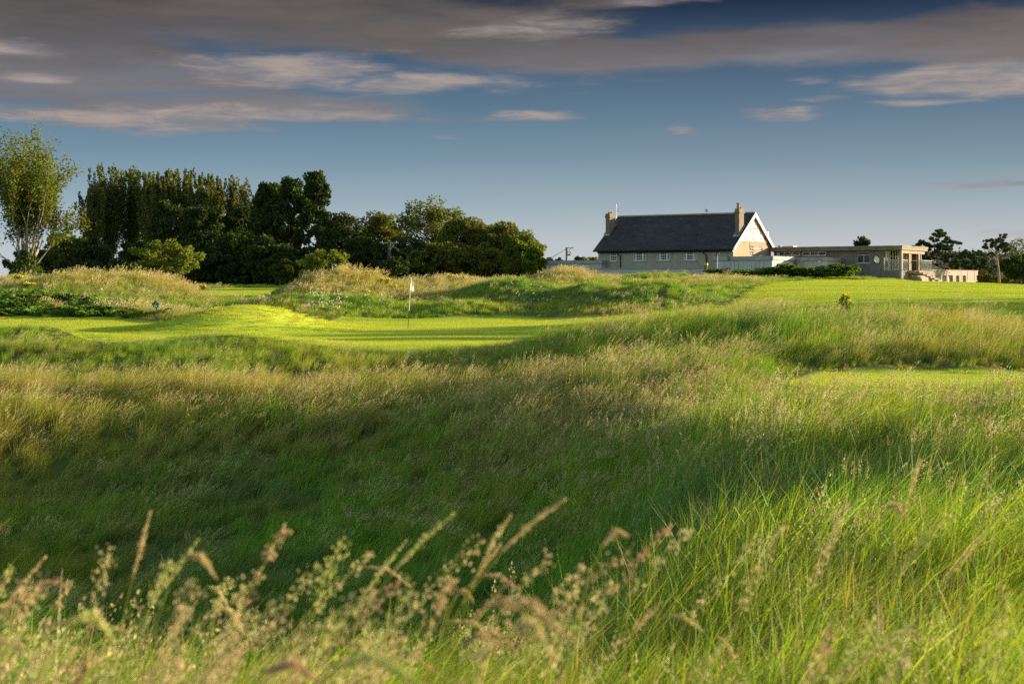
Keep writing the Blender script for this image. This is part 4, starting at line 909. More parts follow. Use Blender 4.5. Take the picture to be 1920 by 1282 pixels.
def clubhouse():
    r = bempty('clubhouse', 0, 0, 0); tag(r, 'pebbledashed clubhouse with steep slate roof, end chimneys and half-timbered white gable', 'building')
    L, W = 14.5, 9.0; ez = 5.36; rz = 8.66; ym = W / 2
    wins = [(1150, 12, 469, 490, 3, 4, None, 'single sash window at the far end of the long wall'), (1198.5, 23, 468, 489, 7, 4, (.22, .78), 'wide white window next to the downpipe'), (1244, 23, 467.5, 488.5, 7, 4, (.22, .78), 'wide white window in the middle of the long wall'),
            (1293.5, 23.5, 467, 488, 7, 4, (.22, .78), 'wide white window nearest the gable'), (1343, 11.5, 466, 487, 3, 4, None, 'single sash window near the gable corner')]
    holes = []
    for (pc, wp, t, b, c_, r_, sp, lb) in wins:
        xa, xb = X1(pc - wp / 2, 0), X1(pc + wp / 2, 0); xc = (xa + xb) / 2; holes.append((xa, xb, ZP(b, xc, 0), ZP(t, xc, 0)))
    mb = MB(); wall_cut(mb, -L, 0, ZG - .4, ez, 0, .25, holes)
    mb.box(-L, 0, W - .25, W, ZG - .4, ez); mb.prism([(.25, ZG - .4), (W - .25, ZG - .4), (W - .25, ez), (ym, rz - .22), (.25, ez)], 'x', -L, -L + .25); mb.build('wall', MATS['render_grey'], r)
    # gable wall facing right, with two tall narrow windows
    zsplit = ZP(454.5, 0, 4); gw = [(Y2(1410, 0), 6.0), (Y2(1427, 0), 6.0)]; gh = [(a_ - .42, a_ + .42, ZP(480, 0, a_), ZP(461, 0, a_)) for a_, _ in gw]
    g_ = MB(); ys = sorted(gh); y = .25
    for h in ys:
        g_.box(-.25, 0, y, h[0], ZG - .4, ez); g_.box(-.25, 0, h[0], h[1], ZG - .4, h[2]); g_.box(-.25, 0, h[0], h[1], h[3], ez); y = h[1]
    g_.box(-.25, 0, y, W - .25, ZG - .4, ez)
    sl = (rz - .2 - ez) / ym; yt = (zsplit - ez) / sl
    g_.prism([(.25, ez), (W - .25, ez), (W - yt, zsplit), (yt, zsplit)], 'x', -.25, 0); g_.build('wall', MATS['render_warm'], r)['label'] = 'sunlit tan gable wall'
    p = MB(); p.prism([(yt, zsplit), (W - yt, zsplit), (ym, rz - .22)], 'x', -.25, .02); pn = p.build('gable_panel', MATS['white_paint'], r)
    tb = MB()
    def bat(y0, z0, y1, z1, w=.07):
        d = np.array([y1 - y0, z1 - z0]); n = np.array([-d[1], d[0]]) / np.linalg.norm(d) * w
        tb.prism([(y0 - n[0], z0 - n[1]), (y1 - n[0], z1 - n[1]), (y1 + n[0], z1 + n[1]), (y0 + n[0], z0 + n[1])], 'x', .022, .06)
    top = lambda yy: rz - .32 - abs(yy - ym) * (rz - .22 - zsplit) / (ym - yt)
    zb2 = ZP(428.5, 0, 4.1); hw = (top(ym) - zb2) / ((rz - .22 - zsplit) / (ym - yt))
    tb2 = tb; bat(yt + .1, zsplit + .06, W - yt - .1, zsplit + .06, .06); bat(ym - hw, zb2, ym + hw, zb2, .08)
    for yy in (-2.75, -1.75, -.75, .75, 1.75, 2.75): bat(ym + yy, zsplit + .13, ym + yy, min(top(ym + yy), zb2 - .09), .05)
    for yy in (-1.0, -.5, 0, .5, 1.0):
        if top(ym + yy) > zb2 + .2: bat(ym + yy, zb2 + .09, ym + yy, top(ym + yy), .045)
    zc = (zsplit + zb2) / 2 - .05; h_ = (zb2 - zsplit) / 2 - .15
    for s_ in (-1, 1):
        bat(ym, zc + h_ * .62, ym + s_ * .32, zc, .04); bat(ym, zc - h_ * .62, ym + s_ * .32, zc, .04); bat(ym + s_ * .62, zc + h_, ym + s_ * .08, zc + h_ * .66, .035); bat(ym + s_ * .62, zc - h_, ym + s_ * .08, zc - h_ * .66, .035)
    tb.build('timber_framing', MATS['timber_brown'], pn)
    for k, (h, cx_) in enumerate(zip(ys, (1410, 1427))): window(r, h[0], h[1], h[2], h[3], 0, 2, 4, None, True, ['narrow gable window, left of two', 'narrow gable window, right of two'][k])
    for (pc, wp, t, b, c_, r_, sp, lb), h in zip(wins, holes): window(r, h[0], h[1], h[2], h[3], 0, c_, r_, sp, label=lb)
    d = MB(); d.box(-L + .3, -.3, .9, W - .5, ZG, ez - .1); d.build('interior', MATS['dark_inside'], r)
    # roof with overhangs
    ov, oe = .26, .50; s0 = (rz - ez) / (ym); zE = ez - oe * s0 + .22
    rf = MB(); th = .14
    n0 = [(-oe, zE), (ym, rz + .05), (W + oe, zE), (W + oe, zE - th), (ym, rz + .05 - th * 1.5), (-oe, zE - th)]
    rf.prism(n0, 'x', -L - ov, ov); ro = rf.build('roof', MATS['slate'], r)
    rd = MB(); rd.tube([(-L - ov, ym, rz + .07), (ov, ym, rz + .07)], .085, 6); rd.build('ridge_tiles', MATS['fascia_grey'], ro)
    bb = MB()
    for s_ in (-1, 1):
        ya = ym; yb = ym + s_ * (ym + oe); bb.prism([(ya, rz + .07), (yb, zE + .03), (yb, zE - .30), (ya, rz - .30)], 'x', ov + .003, ov + .06)
    bb.build('bargeboard', MATS['white_paint'], ro)
    sf = MB(); sf.prism([(ym, rz - .20), (W + oe - .05, zE - .17), (W + oe - .05, zE - .20), (ym, rz - .235)], 'x', .065 - .06, ov); sf.prism([(ym, rz - .20), (-oe + .05, zE - .17), (-oe + .05, zE - .20), (ym, rz - .235)], 'x', .065 - .06, ov); sf.build('soffit', MATS['timber_brown'], ro)
    gt = MB(); gt.tube([(-L - ov, -oe - .06, zE - .10), (ov, -oe - .06, zE - .10)], .085, 8); gt.box(-L, 0, -.2, -.02, zE - .32, zE - .16); gu = gt.build('gutter', MATS['gutter_black'], r)
    for px in (1164, 1325):
        xx = X1(px, 0); dp = MB(); dp.tube([(xx - .22, -oe - .06, zE - .16), (xx - .18, -oe - .02, zE - .32), (xx, -.09, zE - .62), (xx, -.09, ZG)], .055, 7); dp.build('downpipe', MATS['gutter_black'], r)
    # chimneys
    def chimney(xa, xb, ya, yb, zt, pots, lb):
        zb = ez + s0 * ya - .3; c = MB(); c.box(xa, xb, ya, yb, zb, zt - .42); c.box(xa - .07, xb + .07, ya - .07, yb + .07, zt - .42, zt - .24); c.box(xa - .02, xb + .02, ya - .02, yb + .02, zt - .24, zt)
        ch = c.build('chimney', MATS['chimney_render'], r); ch['label'] = lb
        for (px_, py_, hh, rr) in pots: q = MB(); q.tube([(px_, py_, zt - .03), (px_, py_, zt + hh * .8), (px_, py_, zt + hh * .82), (px_, py_, zt + hh)], [rr, rr * .85, rr * 1.15, rr * 1.1], 9); q.build('chimney_pot', MATS['pot_clay'], ch)
        fl = MB(); fl.prism([(ya - .25, ez + s0 * (ya - .25) + .16), (yb + .1, ez + s0 * (yb + .1) + .16), (yb + .1, ez + s0 * (yb + .1) + .24), (ya - .25, ez + s0 * (ya - .25) + .24)], 'x', xa - .12, xb + .12); fl.build('flashing', MATS['metal_grey'], ch)
    yl = Y2(1143, -L + .24) ; chimney(-L - .21, -L + .24, yl, yl + 1.15, 8.92, [(-L, yl + .35, .16, .13), (-L, yl + .8, .16, .13)], 'chimney at the far end of the ridge')
    yr = Y2(1386, -.03); chimney(-.45, -.03, yr, yr + 1.1, 8.98, [(-.24, yr + .25, .55, .15), (-.24, yr + .8, .18, .13)], 'chimney beside the timbered gable')
    dm = MB(); dm.box(-1.9, -.10, W - 1.5, W - .4, 5.9, 7.0); dm.build('dormer', MATS['white_paint'], r)
    # aerials
    aer = MB(); x0, y0, z0 = -L + .5, yl + 1.0, 7.9; aer.bar((x0, y0, z0), (x0, y0, z0 + 2.1), .014); z0 += .35; aer.bar((x0 - .22, y0, z0 + 1.68), (x0 + .30, y0, z0 + 1.68), .016)
    for k in range(5): aer.bar((x0 - .18 + .1 * k, y0 - .16, z0 + 1.68), (x0 - .18 + .1 * k, y0 + .16, z0 + 1.68), .008)
    for k in range(3): aer.bar((x0, y0, z0 + .85 + .14 * k), (x0 + .36, y0, z0 + .85 + .14 * k), .012)
    aer.build('aerial', MATS['metal_grey'], r)['label'] = 'television aerial by the far chimney'
    xx = X1(1321, ym); a2 = MB(); a2.bar((xx, ym, rz), (xx, ym, rz + .92), .024); a2.bar((xx, ym, rz + .4), (xx + .2, ym, rz + .5), .015); a2.sphere((xx + .24, ym - .05, rz + .40), .17, 10, 7, sq=(.9, .35, 1)); a2.bar((xx + .1, ym, rz), (xx + .55, ym, rz + .06), .05)
    a2.build('aerial', MATS['white_panel'], r)['label'] = 'mast with small dish midway along the ridge'
    lp = MB(); xx = X1(1365, 0); lp.tube([(xx, -.04, ZG + .9), (xx, -.10, 4.55), (xx, -.16, 4.85)], .03, 6); lp.sphere((xx - .02, -.2, 4.88), .10, 8, 6, sq=(1.2, 1, .8)); lp.build('wall_lamp', MATS['metal_grey'], r)
    ve = MB(); ve.tube([(0.04, Y2(1405, 0), 5.7), (.06, Y2(1406, 0), 5.3), (.05, Y2(1424, 0), 5.25)], .03, 5); ve.build('cable', MATS['white_paint'], r)
clubhouse()

def flat_block(name, label, cat, boxes, zroof, wallm, fasm, over=.22, fh=.30, low=None, z0=None):
    r = bempty(name, 0, 0, 0); tag(r, label, cat); mb = MB(); rf = MB()
    for (xa, xb, ya, yb) in boxes:
        mb.box(xa, xb, ya, yb, ZG - .6, zroof - fh); rf.box(xa - over, xb + over, ya - over, yb + over, zroof - fh + .002, zroof)
    mb.build('wall', MATS[wallm], r); ro = rf.build('roof', MATS[fasm], r)
    if low:
        lw = MB()
        for (xa, xb, ya, yb) in boxes: lw.box(xa - .012, xb + .012, ya - .012, yb + .012, ZG - .6, low)
        lw.build('plinth', MATS['fascia_grey'], r)
    return r
xl, xr = X1(1013, -1.0), X1(1127, -1.0)
flat_block('annexe', 'low grey flat-roofed annexe at the far end of the clubhouse', 'building', [(xl, xr, -1.0, 2.4)], 4.22, 'white_panel', 'fascia_grey', .12, .36, 3.15)
r = bempty('terrace_wall', 0, 0, 0); tag(r, 'low pale terrace wall with flat coping below the clubhouse windows', 'wall'); mb = MB(); mb.box(X1(1104, -2.6), X1(1338, -2.6), -2.6, -2.35, ZG - .6, 3.30); mb.build('panel', MATS['white_panel'], r)
mb = MB(); mb.box(X1(1104, -2.6) - .05, X1(1338, -2.6) + .05, -2.68, -2.27, 3.302, 3.40); mb.build('coping', MATS['fascia_grey'], r)
SX = X1(1448, -1.5); SY = Y2(1488, SX)
r = flat_block('side_wing', 'white flat-roofed wing in front of the timbered gable', 'building', [(.30, SX, -1.5, SY), (X1(1342, -1.5), .30 - .003, -1.5, -.55)], 4.42, 'white_panel', 'fascia_grey', .15, .36)
jt = MB()
for k in range(9): jt.box(.35 + .42 * k, .37 + .42 * k, -1.512, -1.502, ZG, 4.0)
jt.build('panel_joints', MATS['fascia_brown'], r)
r = flat_block('lean_to', 'small low store with light fascia between the white wing and the long flat-roofed wing', 'building', [(SX + .2, X1(1542, SY + .3), SY + .3, 8.9)], 4.36, 'white_panel', 'fascia_grey', .12, .32)
xq = X1(1541, SY + .3); bx = MB(); bx.box(xq - .3, xq - .1, SY + .2, SY + .29, 3.85, 4.1); bx.build('flood_lamp', MATS['white_paint'], r)

def long_wing():
    r = bempty('long_wing', 0, 0, 0); tag(r, 'long grey single-storey wing with overhanging flat roof and glazed corner porch', 'building')
    y0 = 9.0; xa = .3; xc = X1(1690, y0); zr = 5.48; zf = 3.15; LE = Y2(1733, xc) - y0
    # front wall with strip windows, square window and the glazed bay
    def hole(p0, p1, t, b): a_, b_ = X1(p0, y0), X1(p1, y0); m_ = (a_ + b_) / 2; return (a_, b_, ZP(b, m_, y0), ZP(t, m_, y0))
    h1, h2, h3, h4 = hole(1455.5, 1499.5, 472.5, 479.5), hole(1504, 1548.5, 472, 479.5), hole(1607, 1631, 472, 493), hole(1657.5, 1685.5, 470.5, 505)
    mb = MB(); wall_cut(mb, xa, xc, zf, zr - .40, y0, y0 + .3, [h1, h2, h3, (h4[0], h4[1], zf, h4[3])]); mb.box(xa, xc, y0 + 6, y0 + 6.3, ZG - .5, zr - .4); mb.box(xa, xc, y0 - .05, y0 + 6.3, ZG - .8, zf - .003)
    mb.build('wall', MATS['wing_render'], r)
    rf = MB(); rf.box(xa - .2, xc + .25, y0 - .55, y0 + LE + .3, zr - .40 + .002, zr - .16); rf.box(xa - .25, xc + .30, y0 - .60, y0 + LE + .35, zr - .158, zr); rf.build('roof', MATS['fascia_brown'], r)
    lh = MB(); lh.box(.6, 1.7, y0 + 1.5, y0 + 2.6, zr, zr + .16); lh.box(.2, .5, y0 + 1.2, y0 + 1.4, zr, zr + .22); lh.build('roof_vent', MATS['white_panel'], r)
    bk = MB(); bk.box(h1[0] - .3, h2[1] + .3, y0 + 1.6, y0 + 1.65, zf, zr - .45); bk.box(h3[0] - .4, h3[1] + .4, y0 + 1.8, y0 + 1.85, zf, zr - .45); bk.build('interior', MATS['interior_warm'], r)
    for h, lb in ((h1, 'strip window nearest the gable'), (h2, 'second strip window, with white blinds')):
        f = MB(); fr = .07; f.box(h[0], h[1], y0 + .05, y0 + .13, h[2], h[2] + fr); f.box(h[0], h[1], y0 + .05, y0 + .13, h[3] - fr, h[3])
        for t in (0, .335, .67, 1): xx = h[0] + (h[1] - h[0] - fr) * t; f.box(xx, xx + fr, y0 + .052, y0 + .128, h[2] + fr, h[3] - fr)
        w_ = f.build('window', MATS['white_paint'], r); w_['label'] = lb; g_ = MB(); g_.box(h[0], h[1], y0 + .085, y0 + .091, h[2] + fr, h[3] - fr); g_.build('glass', MATS['glass'], w_)
    for u0, u1, hh in ((.9, 1.25, h1), (.15, .6, h2), (.95, 1.6, h2)): b_ = MB(); b_.box(hh[0] + u0, hh[0] + u1, y0 + .3, y0 + .32, hh[2] + .02, hh[3] - .02); b_.build('blind', MATS['white_paint'], r)
    f = MB(); fr = .06; h = h3
    for (a0, a1, c0, c1) in ((h[0], h[0] + fr, h[2], h[3]), (h[1] - fr, h[1], h[2], h[3]), (h[0] + fr, h[1] - fr, h[2], h[2] + fr), (h[0] + fr, h[1] - fr, h[3] - fr, h[3]), (h[0] + fr, h[1] - fr, h[3] - .34, h[3] - .28), ((h[0] + h[1]) / 2 - .03, (h[0] + h[1]) / 2 + .03, h[2] + fr, h[3] - .34)):
        f.box(a0, a1, y0 + .10, y0 + .17, c0, c1)
    w_ = f.build('window', MATS['rail_paint'], r); w_['label'] = 'square window beside the white dish'; g_ = MB(); g_.box(h[0], h[1], y0 + .13, y0 + .136, h[2], h[3]); g_.build('glass', MATS['glass'], w_); s_ = MB(); s_.box(h[0] - .1, h[1] + .1, y0 - .08, y0 + .10, h[2] - .1, h[2] - .003); s_.build('sill', MATS['fascia_grey'], w_)
    # dish
    xd = X1(1646, y0); zd = ZP(487, xd, y0 - .4); dd = MB(); n = 18; V = [(0, 0, 0)]; Fs = []
    for rg, dp in ((.14, .012), (.25, .045), (.34, .09)):
        V += [(rg * math.cos(6.2832 * k / n), dp, rg * math.sin(6.2832 * k / n)) for k in range(n)]
    Fs += [(0, 1 + k, 1 + (k + 1) % n) for k in range(n)]
    for q in range(2): Fs += [(1 + q * n + k, 1 + q * n + (k + 1) % n, 1 + (q + 1) * n + (k + 1) % n, 1 + (q + 1) * n + k) for k in range(n)]
    q = Matrix.Translation((xd, y0 - .52, zd)) @ Matrix.Rotation(R(68), 4, 'Z') @ Matrix.Rotation(R(180), 4, 'Z') @ Matrix.Rotation(R(12), 4, 'X')
    dd.add([q @ Vector(v) for v in V], Fs); dd.bar(q @ Vector((0, .09, -.33)), q @ Vector((0, .38, 0)), .015); dd.bar((xd, y0, zd), (xd, y0 - .50, zd), .025); dd.sphere(q @ Vector((0, .38, 0)), .04, 6, 5)
    dd.build('satellite_dish', MATS['white_paint'], r, fixn=False)
    # glazed bay set back behind a rail, sunlit through the open corner
    yb = y0 + 1.9; gz = MB(); gl = MB(); x = h4[0] - .3; gz.box(h4[0] - .35, h4[0] - .05, y0 + .3, yb, zf, zr - .4)
    nb = 5; xe = xc - .1
    for k in range(nb + 1): xx = h4[0] - .05 + (xe - h4[0] - .3) * k / nb; gz.box(xx, xx + .07, yb, yb + .08, zf, zr - .4)
    for zz in (zf + .05, zf + .95, zr - 1.0): gz.box(h4[0] - .05, xe - .3, yb + .01, yb + .07, zz, zz + .06)
    wz = gz.build('glazed_screen', MATS['white_paint'], r); gl.box(h4[0], xe - .3, yb + .035, yb + .041, zf, zr - .4); gl.build('glass', MATS['glass'], wz)
    bw = MB(); bw.box(h4[0] - .05, xe - .3, yb + 1.0, yb + 1.1, zf, zr - .4); bw.build('inner_wall', MATS['white_panel'], r)
    # corner pier, end columns, beam, end wall behind the porch
    cl = MB(); cl.box(xc - .16, xc + .06, y0 - .06, y0 + .24, ZG - .8, zr - .402); cl.build('corner_pier', MATS['concrete'], r)
    for px, lb in ((1708, 'middle porch column'), (1725.5, 'outer porch column')):
        yy = Y2(px, xc); c = MB(); c.box(xc - .22, xc + .02, yy - .55, yy - .2, zf, zr - .72); c.build('column', MATS['concrete'], r)['label'] = lb
    bm_ = MB(); bm_.box(xc - .24, xc + .04, y0 + .26, y0 + LE, zr - .70, zr - .402); bm_.build('beam', MATS['render_warm'], r)
    ew = MB(); ew.box(xc - 3.4, xc - .1, y0 + 3.2, y0 + 3.4, zf, zr - .402); ew.build('porch_wall', MATS['render_warm'], r)
    sl_ = MB(); sl_.box(xc - 6, xc + .7, y0 + 2.0, y0 + LE + .5, zf - .28, zf - .004); sl_.box(xc - .15, xc, y0 + .26, y0 + LE + .4, ZG - .8, zf - .285); sl_.build('terrace_slab', MATS['concrete'], r)
    # rails
    def rail(p, q_, n_, mesh=True):
        rl = MB(); p = Vector(p); q_ = Vector(q_); up = Vector((0, 0, .98)); rl.bar(p + up, q_ + up, .03, 5); rl.bar(p + up * .82, q_ + up * .82, .012, 4); rl.bar(p + up * .12, q_ + up * .12, .015, 4)
        for k in range(n_ + 1): s_ = p.lerp(q_, k / n_); rl.bar(s_, s_ + up, .011 if k % 5 else .026, 4)
        rl.build('railing', MATS['rail_paint'], r)
    rail((h4[0], y0 + .1, zf), (h4[1], y0 + .1, zf), 15); rail((xc - .1, y0 + .4, zf), (xc - .1, y0 + 2.2, zf), 15); rail((xc + .65, y0 + 3.9, zf), (xc + .65, y0 + LE + .4, zf), 30); rail((xc + .65, y0 + LE + .4, zf), (xc - 2.5, y0 + LE + .4, zf), 15)
    # stair down from the porch towards the right
    st = MB(); ys0, ys1 = y0 + 2.3, y0 + 3.7; n_ = 7; run = .36; z_ = zf - .02
    pts = [(xc + .15, z_)]; zz = z_; xx = xc + 1.0; pts.append((xx, zz))
    for k in range(n_): zz -= .17; pts += [(xx, zz)]; xx += run; pts += [(xx, zz)]
    pts += [(xx, zz - .2), (xc + 1.0, z_ - .30), (xc + .15, z_ - .30)]
    st.prism(pts, 'y', ys0, ys1); s_o = st.build('stair', MATS['concrete'], r); hr = MB()
    for yy in (ys0 + .04, ys1 - .04):
        hr.bar((xc + 1.0, yy, zf + .95), (xx, yy, zz + .95), .028, 5); hr.bar((xc + .15, yy, zf + .95), (xc + 1.0, yy, zf + .95), .028, 5)
        for k in range(15): t = k / 14; hr.bar((xc + 1.0 + (xx - xc - 1.0) * t, yy, z_ + (zz - z_) * t - .05), (xc + 1.0 + (xx - xc - 1.0) * t, yy, zf + .95 + (zz - zf) * t), .012, 4)
    hr.build('handrail', MATS['rail_paint'], s_o)
    for k, (a_, b_) in enumerate(((.35, 2.6), (.95, 4.6))):     # porch furniture
        t = MB(); t.box(xc - 1.3 - a_, xc - .85 - a_, y0 + .6 * k + .5, y0 + .6 * k + .95, zf + .42, zf + .47); t.box(xc - 1.3 - a_, xc - 1.25 - a_, y0 + .6 * k + .5, y0 + .6 * k + .95, zf + .47, zf + .9)
        for sx in (0, .4):
            for sy in (0, .4): t.box(xc - 1.3 - a_ + sx, xc - 1.26 - a_ + sx, y0 + .6 * k + .5 + sy, y0 + .6 * k + .54 + sy, zf, zf + .42)
        p = t.build('porch_chair', MATS['white_paint' if k else 'dark_inside'], None); p.location = r.location; p.rotation_euler = r.rotation_euler
        tag(p, ['dark chair inside the glazed corner porch', 'white chair inside the glazed corner porch'][k], 'chair')
    return xc
XC = long_wing()

def retaining_wall():
    A = np.array(XY(1729, 142.5)); B = np.array(XY(1833.5, 157)); d = B - A; Ln = np.linalg.norm(d); ang = math.atan2(d[1], d[0])
    r = empty('retaining_wall', (A[0], A[1], 0), ang); tag(r, 'low concrete retaining wall with row of white framed openings beside the fairway', 'wall')
    kk = lambda px: float(((px - CX) / F * A[1] - A[0]) / (d[0] / Ln - (px - CX) / F * d[1] / Ln))
    z1 = 3.26; zb = 1.2; ops = [(1731, 1735.5), (1741, 1748.5), (1754, 1761.5), (1767.5, 1774.5), (1778.5, 1787), (1792.5, 1799), (1805, 1811.5)]
    mb = MB(); hs = []
    for i, (p, q) in enumerate(ops): hs.append((kk(p), kk(q), zb + .1 if i == 4 else 1.75, zpy(516.3, 150)))
    wall_cut(mb, 0, Ln, zb, z1, 0, .5, hs); mb.build('panel', MATS['concrete'], r)
    cp = MB(); cp.box(-.05, Ln + .05, -.05, .6, z1 + .002, z1 + .08); cp.build('coping', MATS['concrete'], r)
    for p in (1761.5, 1774.5, 1801, 1813, 1826): x = kk(p + 1); j = MB(); j.box(x, x + .06, -.035, -.003, 2.2, z1); j.build('expansion_joint', MATS['fascia_grey'], r)
    for i, h in enumerate(hs):
        if i == 4:
            dmb = MB(); dmb.box(h[0], h[1], .32, .38, h[2], h[3]); dmb.box(h[0] + .1, h[1] - .1, .30, .318, h[2] + .2, h[3] - .3); dr = dmb.build('door', MATS['door_white'], r); k = MB(); k.sphere((h[1] - .2, .27, (h[2] + h[3]) / 2), .05, 6, 5); k.build('handle', MATS['metal_grey'], dr)
        else:
            f = MB(); fr = .09; y = .30; m_ = (h[0] + h[1]) / 2; zm = (h[2] + h[3]) / 2 - .05
            for b in ((h[0], h[0] + fr, h[2], h[3]), (h[1] - fr, h[1], h[2], h[3]), (h[0] + fr, h[1] - fr, h[2], h[2] + fr), (h[0] + fr, h[1] - fr, h[3] - fr, h[3]), (m_ - .07, m_ + .07, h[2] + fr, h[3] - fr)): f.box(b[0], b[1], y, y + .08, b[2], b[3])
            f.box(h[0] + fr, h[1] - fr, y - .01, y + .07, zm - .1, zm + .1); w_ = f.build('window', MATS['white_paint'], r); g_ = MB(); g_.box(h[0], h[1], y + .035, y + .045, h[2], h[3]); g_.build('pane', MATS['white_paint' if i > 1 else 'glass'], w_)
    bk = MB(); bk.box(0, Ln, .502, .56, zb, z1 - .01); bk.build('backing', MATS['interior_warm'], r)
retaining_wall()

# ------------------------------------------------------------------ small things
pmat('flag_cloth', (.82, .80, .80), .8, (.76, .74, .74), 6)
pmat('pole_white', (.75, .68, .60), .5); pmat('pole_black', (.015, .015, .015), .5)
def flagstick():
    D = 61.0; x, y = XY(764.8, D); z = hz(x, y); r = empty('flagstick', (x, y, z)); tag(r, 'leaning golf flagstick with limp white flag in the green', 'flag')
    h = zpy(521, D) - z; dx = 5.5 / F * D; a_, b_ = Vector((0, 0, -.05)), Vector((dx, 0, h)); m_ = a_.lerp(b_, .37)
    p = MB(); p.tube([a_, m_], [.014, .014], 8); p.build('lower_pole', MATS['pole_black'], r); p = MB(); p.tube([m_, b_], [.019, .014], 8); p.sphere(tuple(b_), .022, 8, 6); p.build('upper_pole', MATS['pole_white'], r)
    n, mrow = 12, 10; V = []
    for j in range(mrow + 1):
        for i in range(n + 1):
            u, v = i / n, j / mrow; w_ = .20 * (.12 + .88 * v ** .8) if v < .72 else .20 * (1 - (v - .72) * 1.6); zt = h - .02 - .52 * v * (1 - .02) - (.06 * u * (1 - v))
            c = dx * (zt / h); rp = .035 * math.sin(u * 9 + v * 3) * u + .02 * math.sin(v * 7); V.append((c + .010 + w_ * u * .95 + rp * .6, w_ * u * 1.1 + rp * -.6, zt - .05 * u * v + (.10 * u if v > .72 else 0) * -.3))
    k = np.array([[j * (n + 1) + i for i in range(n)] for j in range(mrow)]).ravel(); Fq = np.stack([k, k + 1, k + n + 2, k + n + 1], 1); me = np_mesh('flag', np.array(V), Fq, smooth=True); me.materials.append(LM['flag'])
    o = link(bpy.data.objects.new('flag', me)); o.parent = r; sm = o.modifiers.new('thickness', 'SOLIDIFY'); sm.thickness = .004
    c = MB(); c.tube([(0, 0, -.02), (0, 0, .006)], [.054, .054], 14); c.build('hole_cup', MATS['pole_white'], r)
flagstick()
pmat('box_green', (.01, .22, .12), .5, (.01, .17, .09), 5); pmat('box_roof', (.16, .07, .04), .7); pmat('box_sign', (.62, .72, .45), .6)
def tee_box():
    D = 65.2; x, y = XY(292, D); zc = zpy(576.5, D); s = 15 / F * D; r = empty('marker_box', (x, y, zc - .4), R(-8)); tag(r, 'small green house-shaped marker box with brown pitched roof at the end of the bracken', 'marker')
    b = MB(); b.prism([(-s * .36, .4), (s * .36, .4), (s * .36, .4 + s * .42), (0, .4 + s * .78), (-s * .36, .4 + s * .42)], 'y', 0, s * .5); b.build('body', MATS['box_green'], r)
    t = MB()
    for q in (-1, 1): t.prism([(0, .4 + s * .80), (q * s * .5, .4 + s * .34), (q * s * .5, .4 + s * .42), (0, .4 + s * .90)], 'y', -.04, s * .55)
    t.build('roof', MATS['box_roof'], r)
    g_ = MB(); g_.box(-s * .22, s * .20, -.012, -.003, .4 + s * .06, .4 + s * .30); g_.box(-s * .05, s * .06, -.012, -.003, .4 + s * .44, .4 + s * .62); g_.build('plate', MATS['box_sign'], r)
    p = MB(); p.box(-.03, .03, .05, .11, -.1, .398); p.build('post', MATS['timber_brown'], r)
tee_box()
def post(name, label, cat, px, D, top, base, parts):
    x, y = XY(px, D); zb = zpy(base, D) - .15; r = empty(name, (x, y, zb)); tag(r, label, cat); parts(r, zpy(top, D) - zb, D); return r
def lamp(r, h, D):
    p = MB(); p.tube([(0, 0, 0), (0, 0, h * .96), (.03, 0, h)], [.045, .035, .03], 7); p.build('pole', MATS['white_panel'], r)
    q = MB(); q.box(-.14, .20, -.07, .07, h - .02, h + .05); q.build('lamp_head', MATS['metal_grey'], r)
post('lamp_post', 'slim pale lamp post before the gable end of the clubhouse', 'lamp post', 1345, 126, 477, 502, lamp)
def hooked(r, h, D):
    p = MB(); p.tube([(0, 0, 0), (0, 0, h * .94), (.03, 0, h), (.14, 0, h + .02), (.20, 0, h - .02)], [.04, .032, .028, .024, .02], 7); p.build('pole', MATS['white_panel'], r)
    q = MB(); q.sphere((.2, 0, h - .05), .05, 7, 5); q.build('lamp_head', MATS['metal_grey'], r)
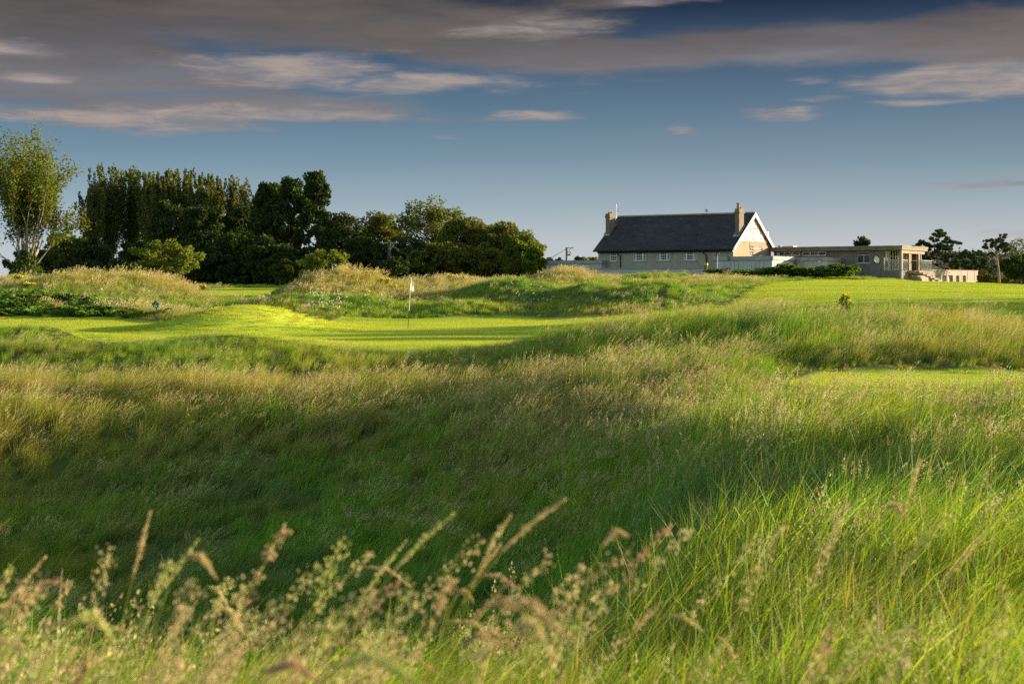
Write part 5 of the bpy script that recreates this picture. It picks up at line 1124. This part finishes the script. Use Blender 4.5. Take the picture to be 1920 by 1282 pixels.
post('lamp_post', 'thin hooked lamp post behind the golden dune before the pale bush', 'lamp post', 623, 97, 496, 524, hooked)
pmat('bin_yellow', (.65, .50, .06), .6); pmat('bin_green', (.10, .16, .03), .8)
def marker(r, h, D):
    p = MB(); p.tube([(0, 0, 0), (0, 0, h * .72)], [.12, .16], 9); p.build('body', MATS['bin_green'], r); q = MB(); q.tube([(0, 0, h * .722), (0, 0, h * .95), (0, 0, h)], [.18, .19, .14], 9); q.build('cap', MATS['bin_yellow'], r)
post('marker_post', 'stubby green post with yellow cap on the mound by the clubhouse', 'post', 1324, 118, 493, 506, marker)
def upole(side):
    def f(r, h, D):
        p = MB(); p.tube([(0, 0, 0), (0, 0, h)], [.17, .13], 8); p.build('pole', MATS['pale_bark' if side else 'bark'], r)
        c = MB(); c.box(-.15 if side else -.9, .85 if side else .9, -.05, .05, h - .12, h - .02); c.bar((0, 0, h - .9), (.5, 0, h - .12), .03)
        c.build('crossarm', MATS['metal_grey'], r)
        for k in ((.2, .75) if side else (-.7, .7)): q = MB(); q.tube([(k, 0, h - .02), (k, 0, h + .12)], [.05, .03], 6); q.build('insulator', MATS['white_panel'], r)
        if side: q = MB(); q.tube([(.15, 0, h - .9), (.45, 0, h - .9), (.45, 0, h - .55)], [.12, .14, .12], 8); q.build('transformer', MATS['metal_grey'], r)
        w_ = MB()
        for k in (-.1, .1):
            e = Vector((-5.2, 3 + k, -1.9)) if side else Vector((3.5, 3 + k, -1.3)); pts = [Vector((k, 0, h - .1)).lerp(Vector((k, 0, h - .1)) + e, t) - Vector((0, 0, .5 * math.sin(math.pi * t))) for t in np.linspace(0, 1, 8)]
            w_.tube(pts, .018 if side else .008, 4)
        w_.build('wire', MATS['fascia_grey'], r)
    return f
post('utility_pole', 'wooden utility pole with crossarm rising behind the annexe roof', 'utility pole', 1062.5, 175, 464, 515, upole(1))
post('utility_pole', 'dark wooden pole with crossarm half hidden by the leafy trees', 'utility pole', 730, 139, 454, 530, upole(0))
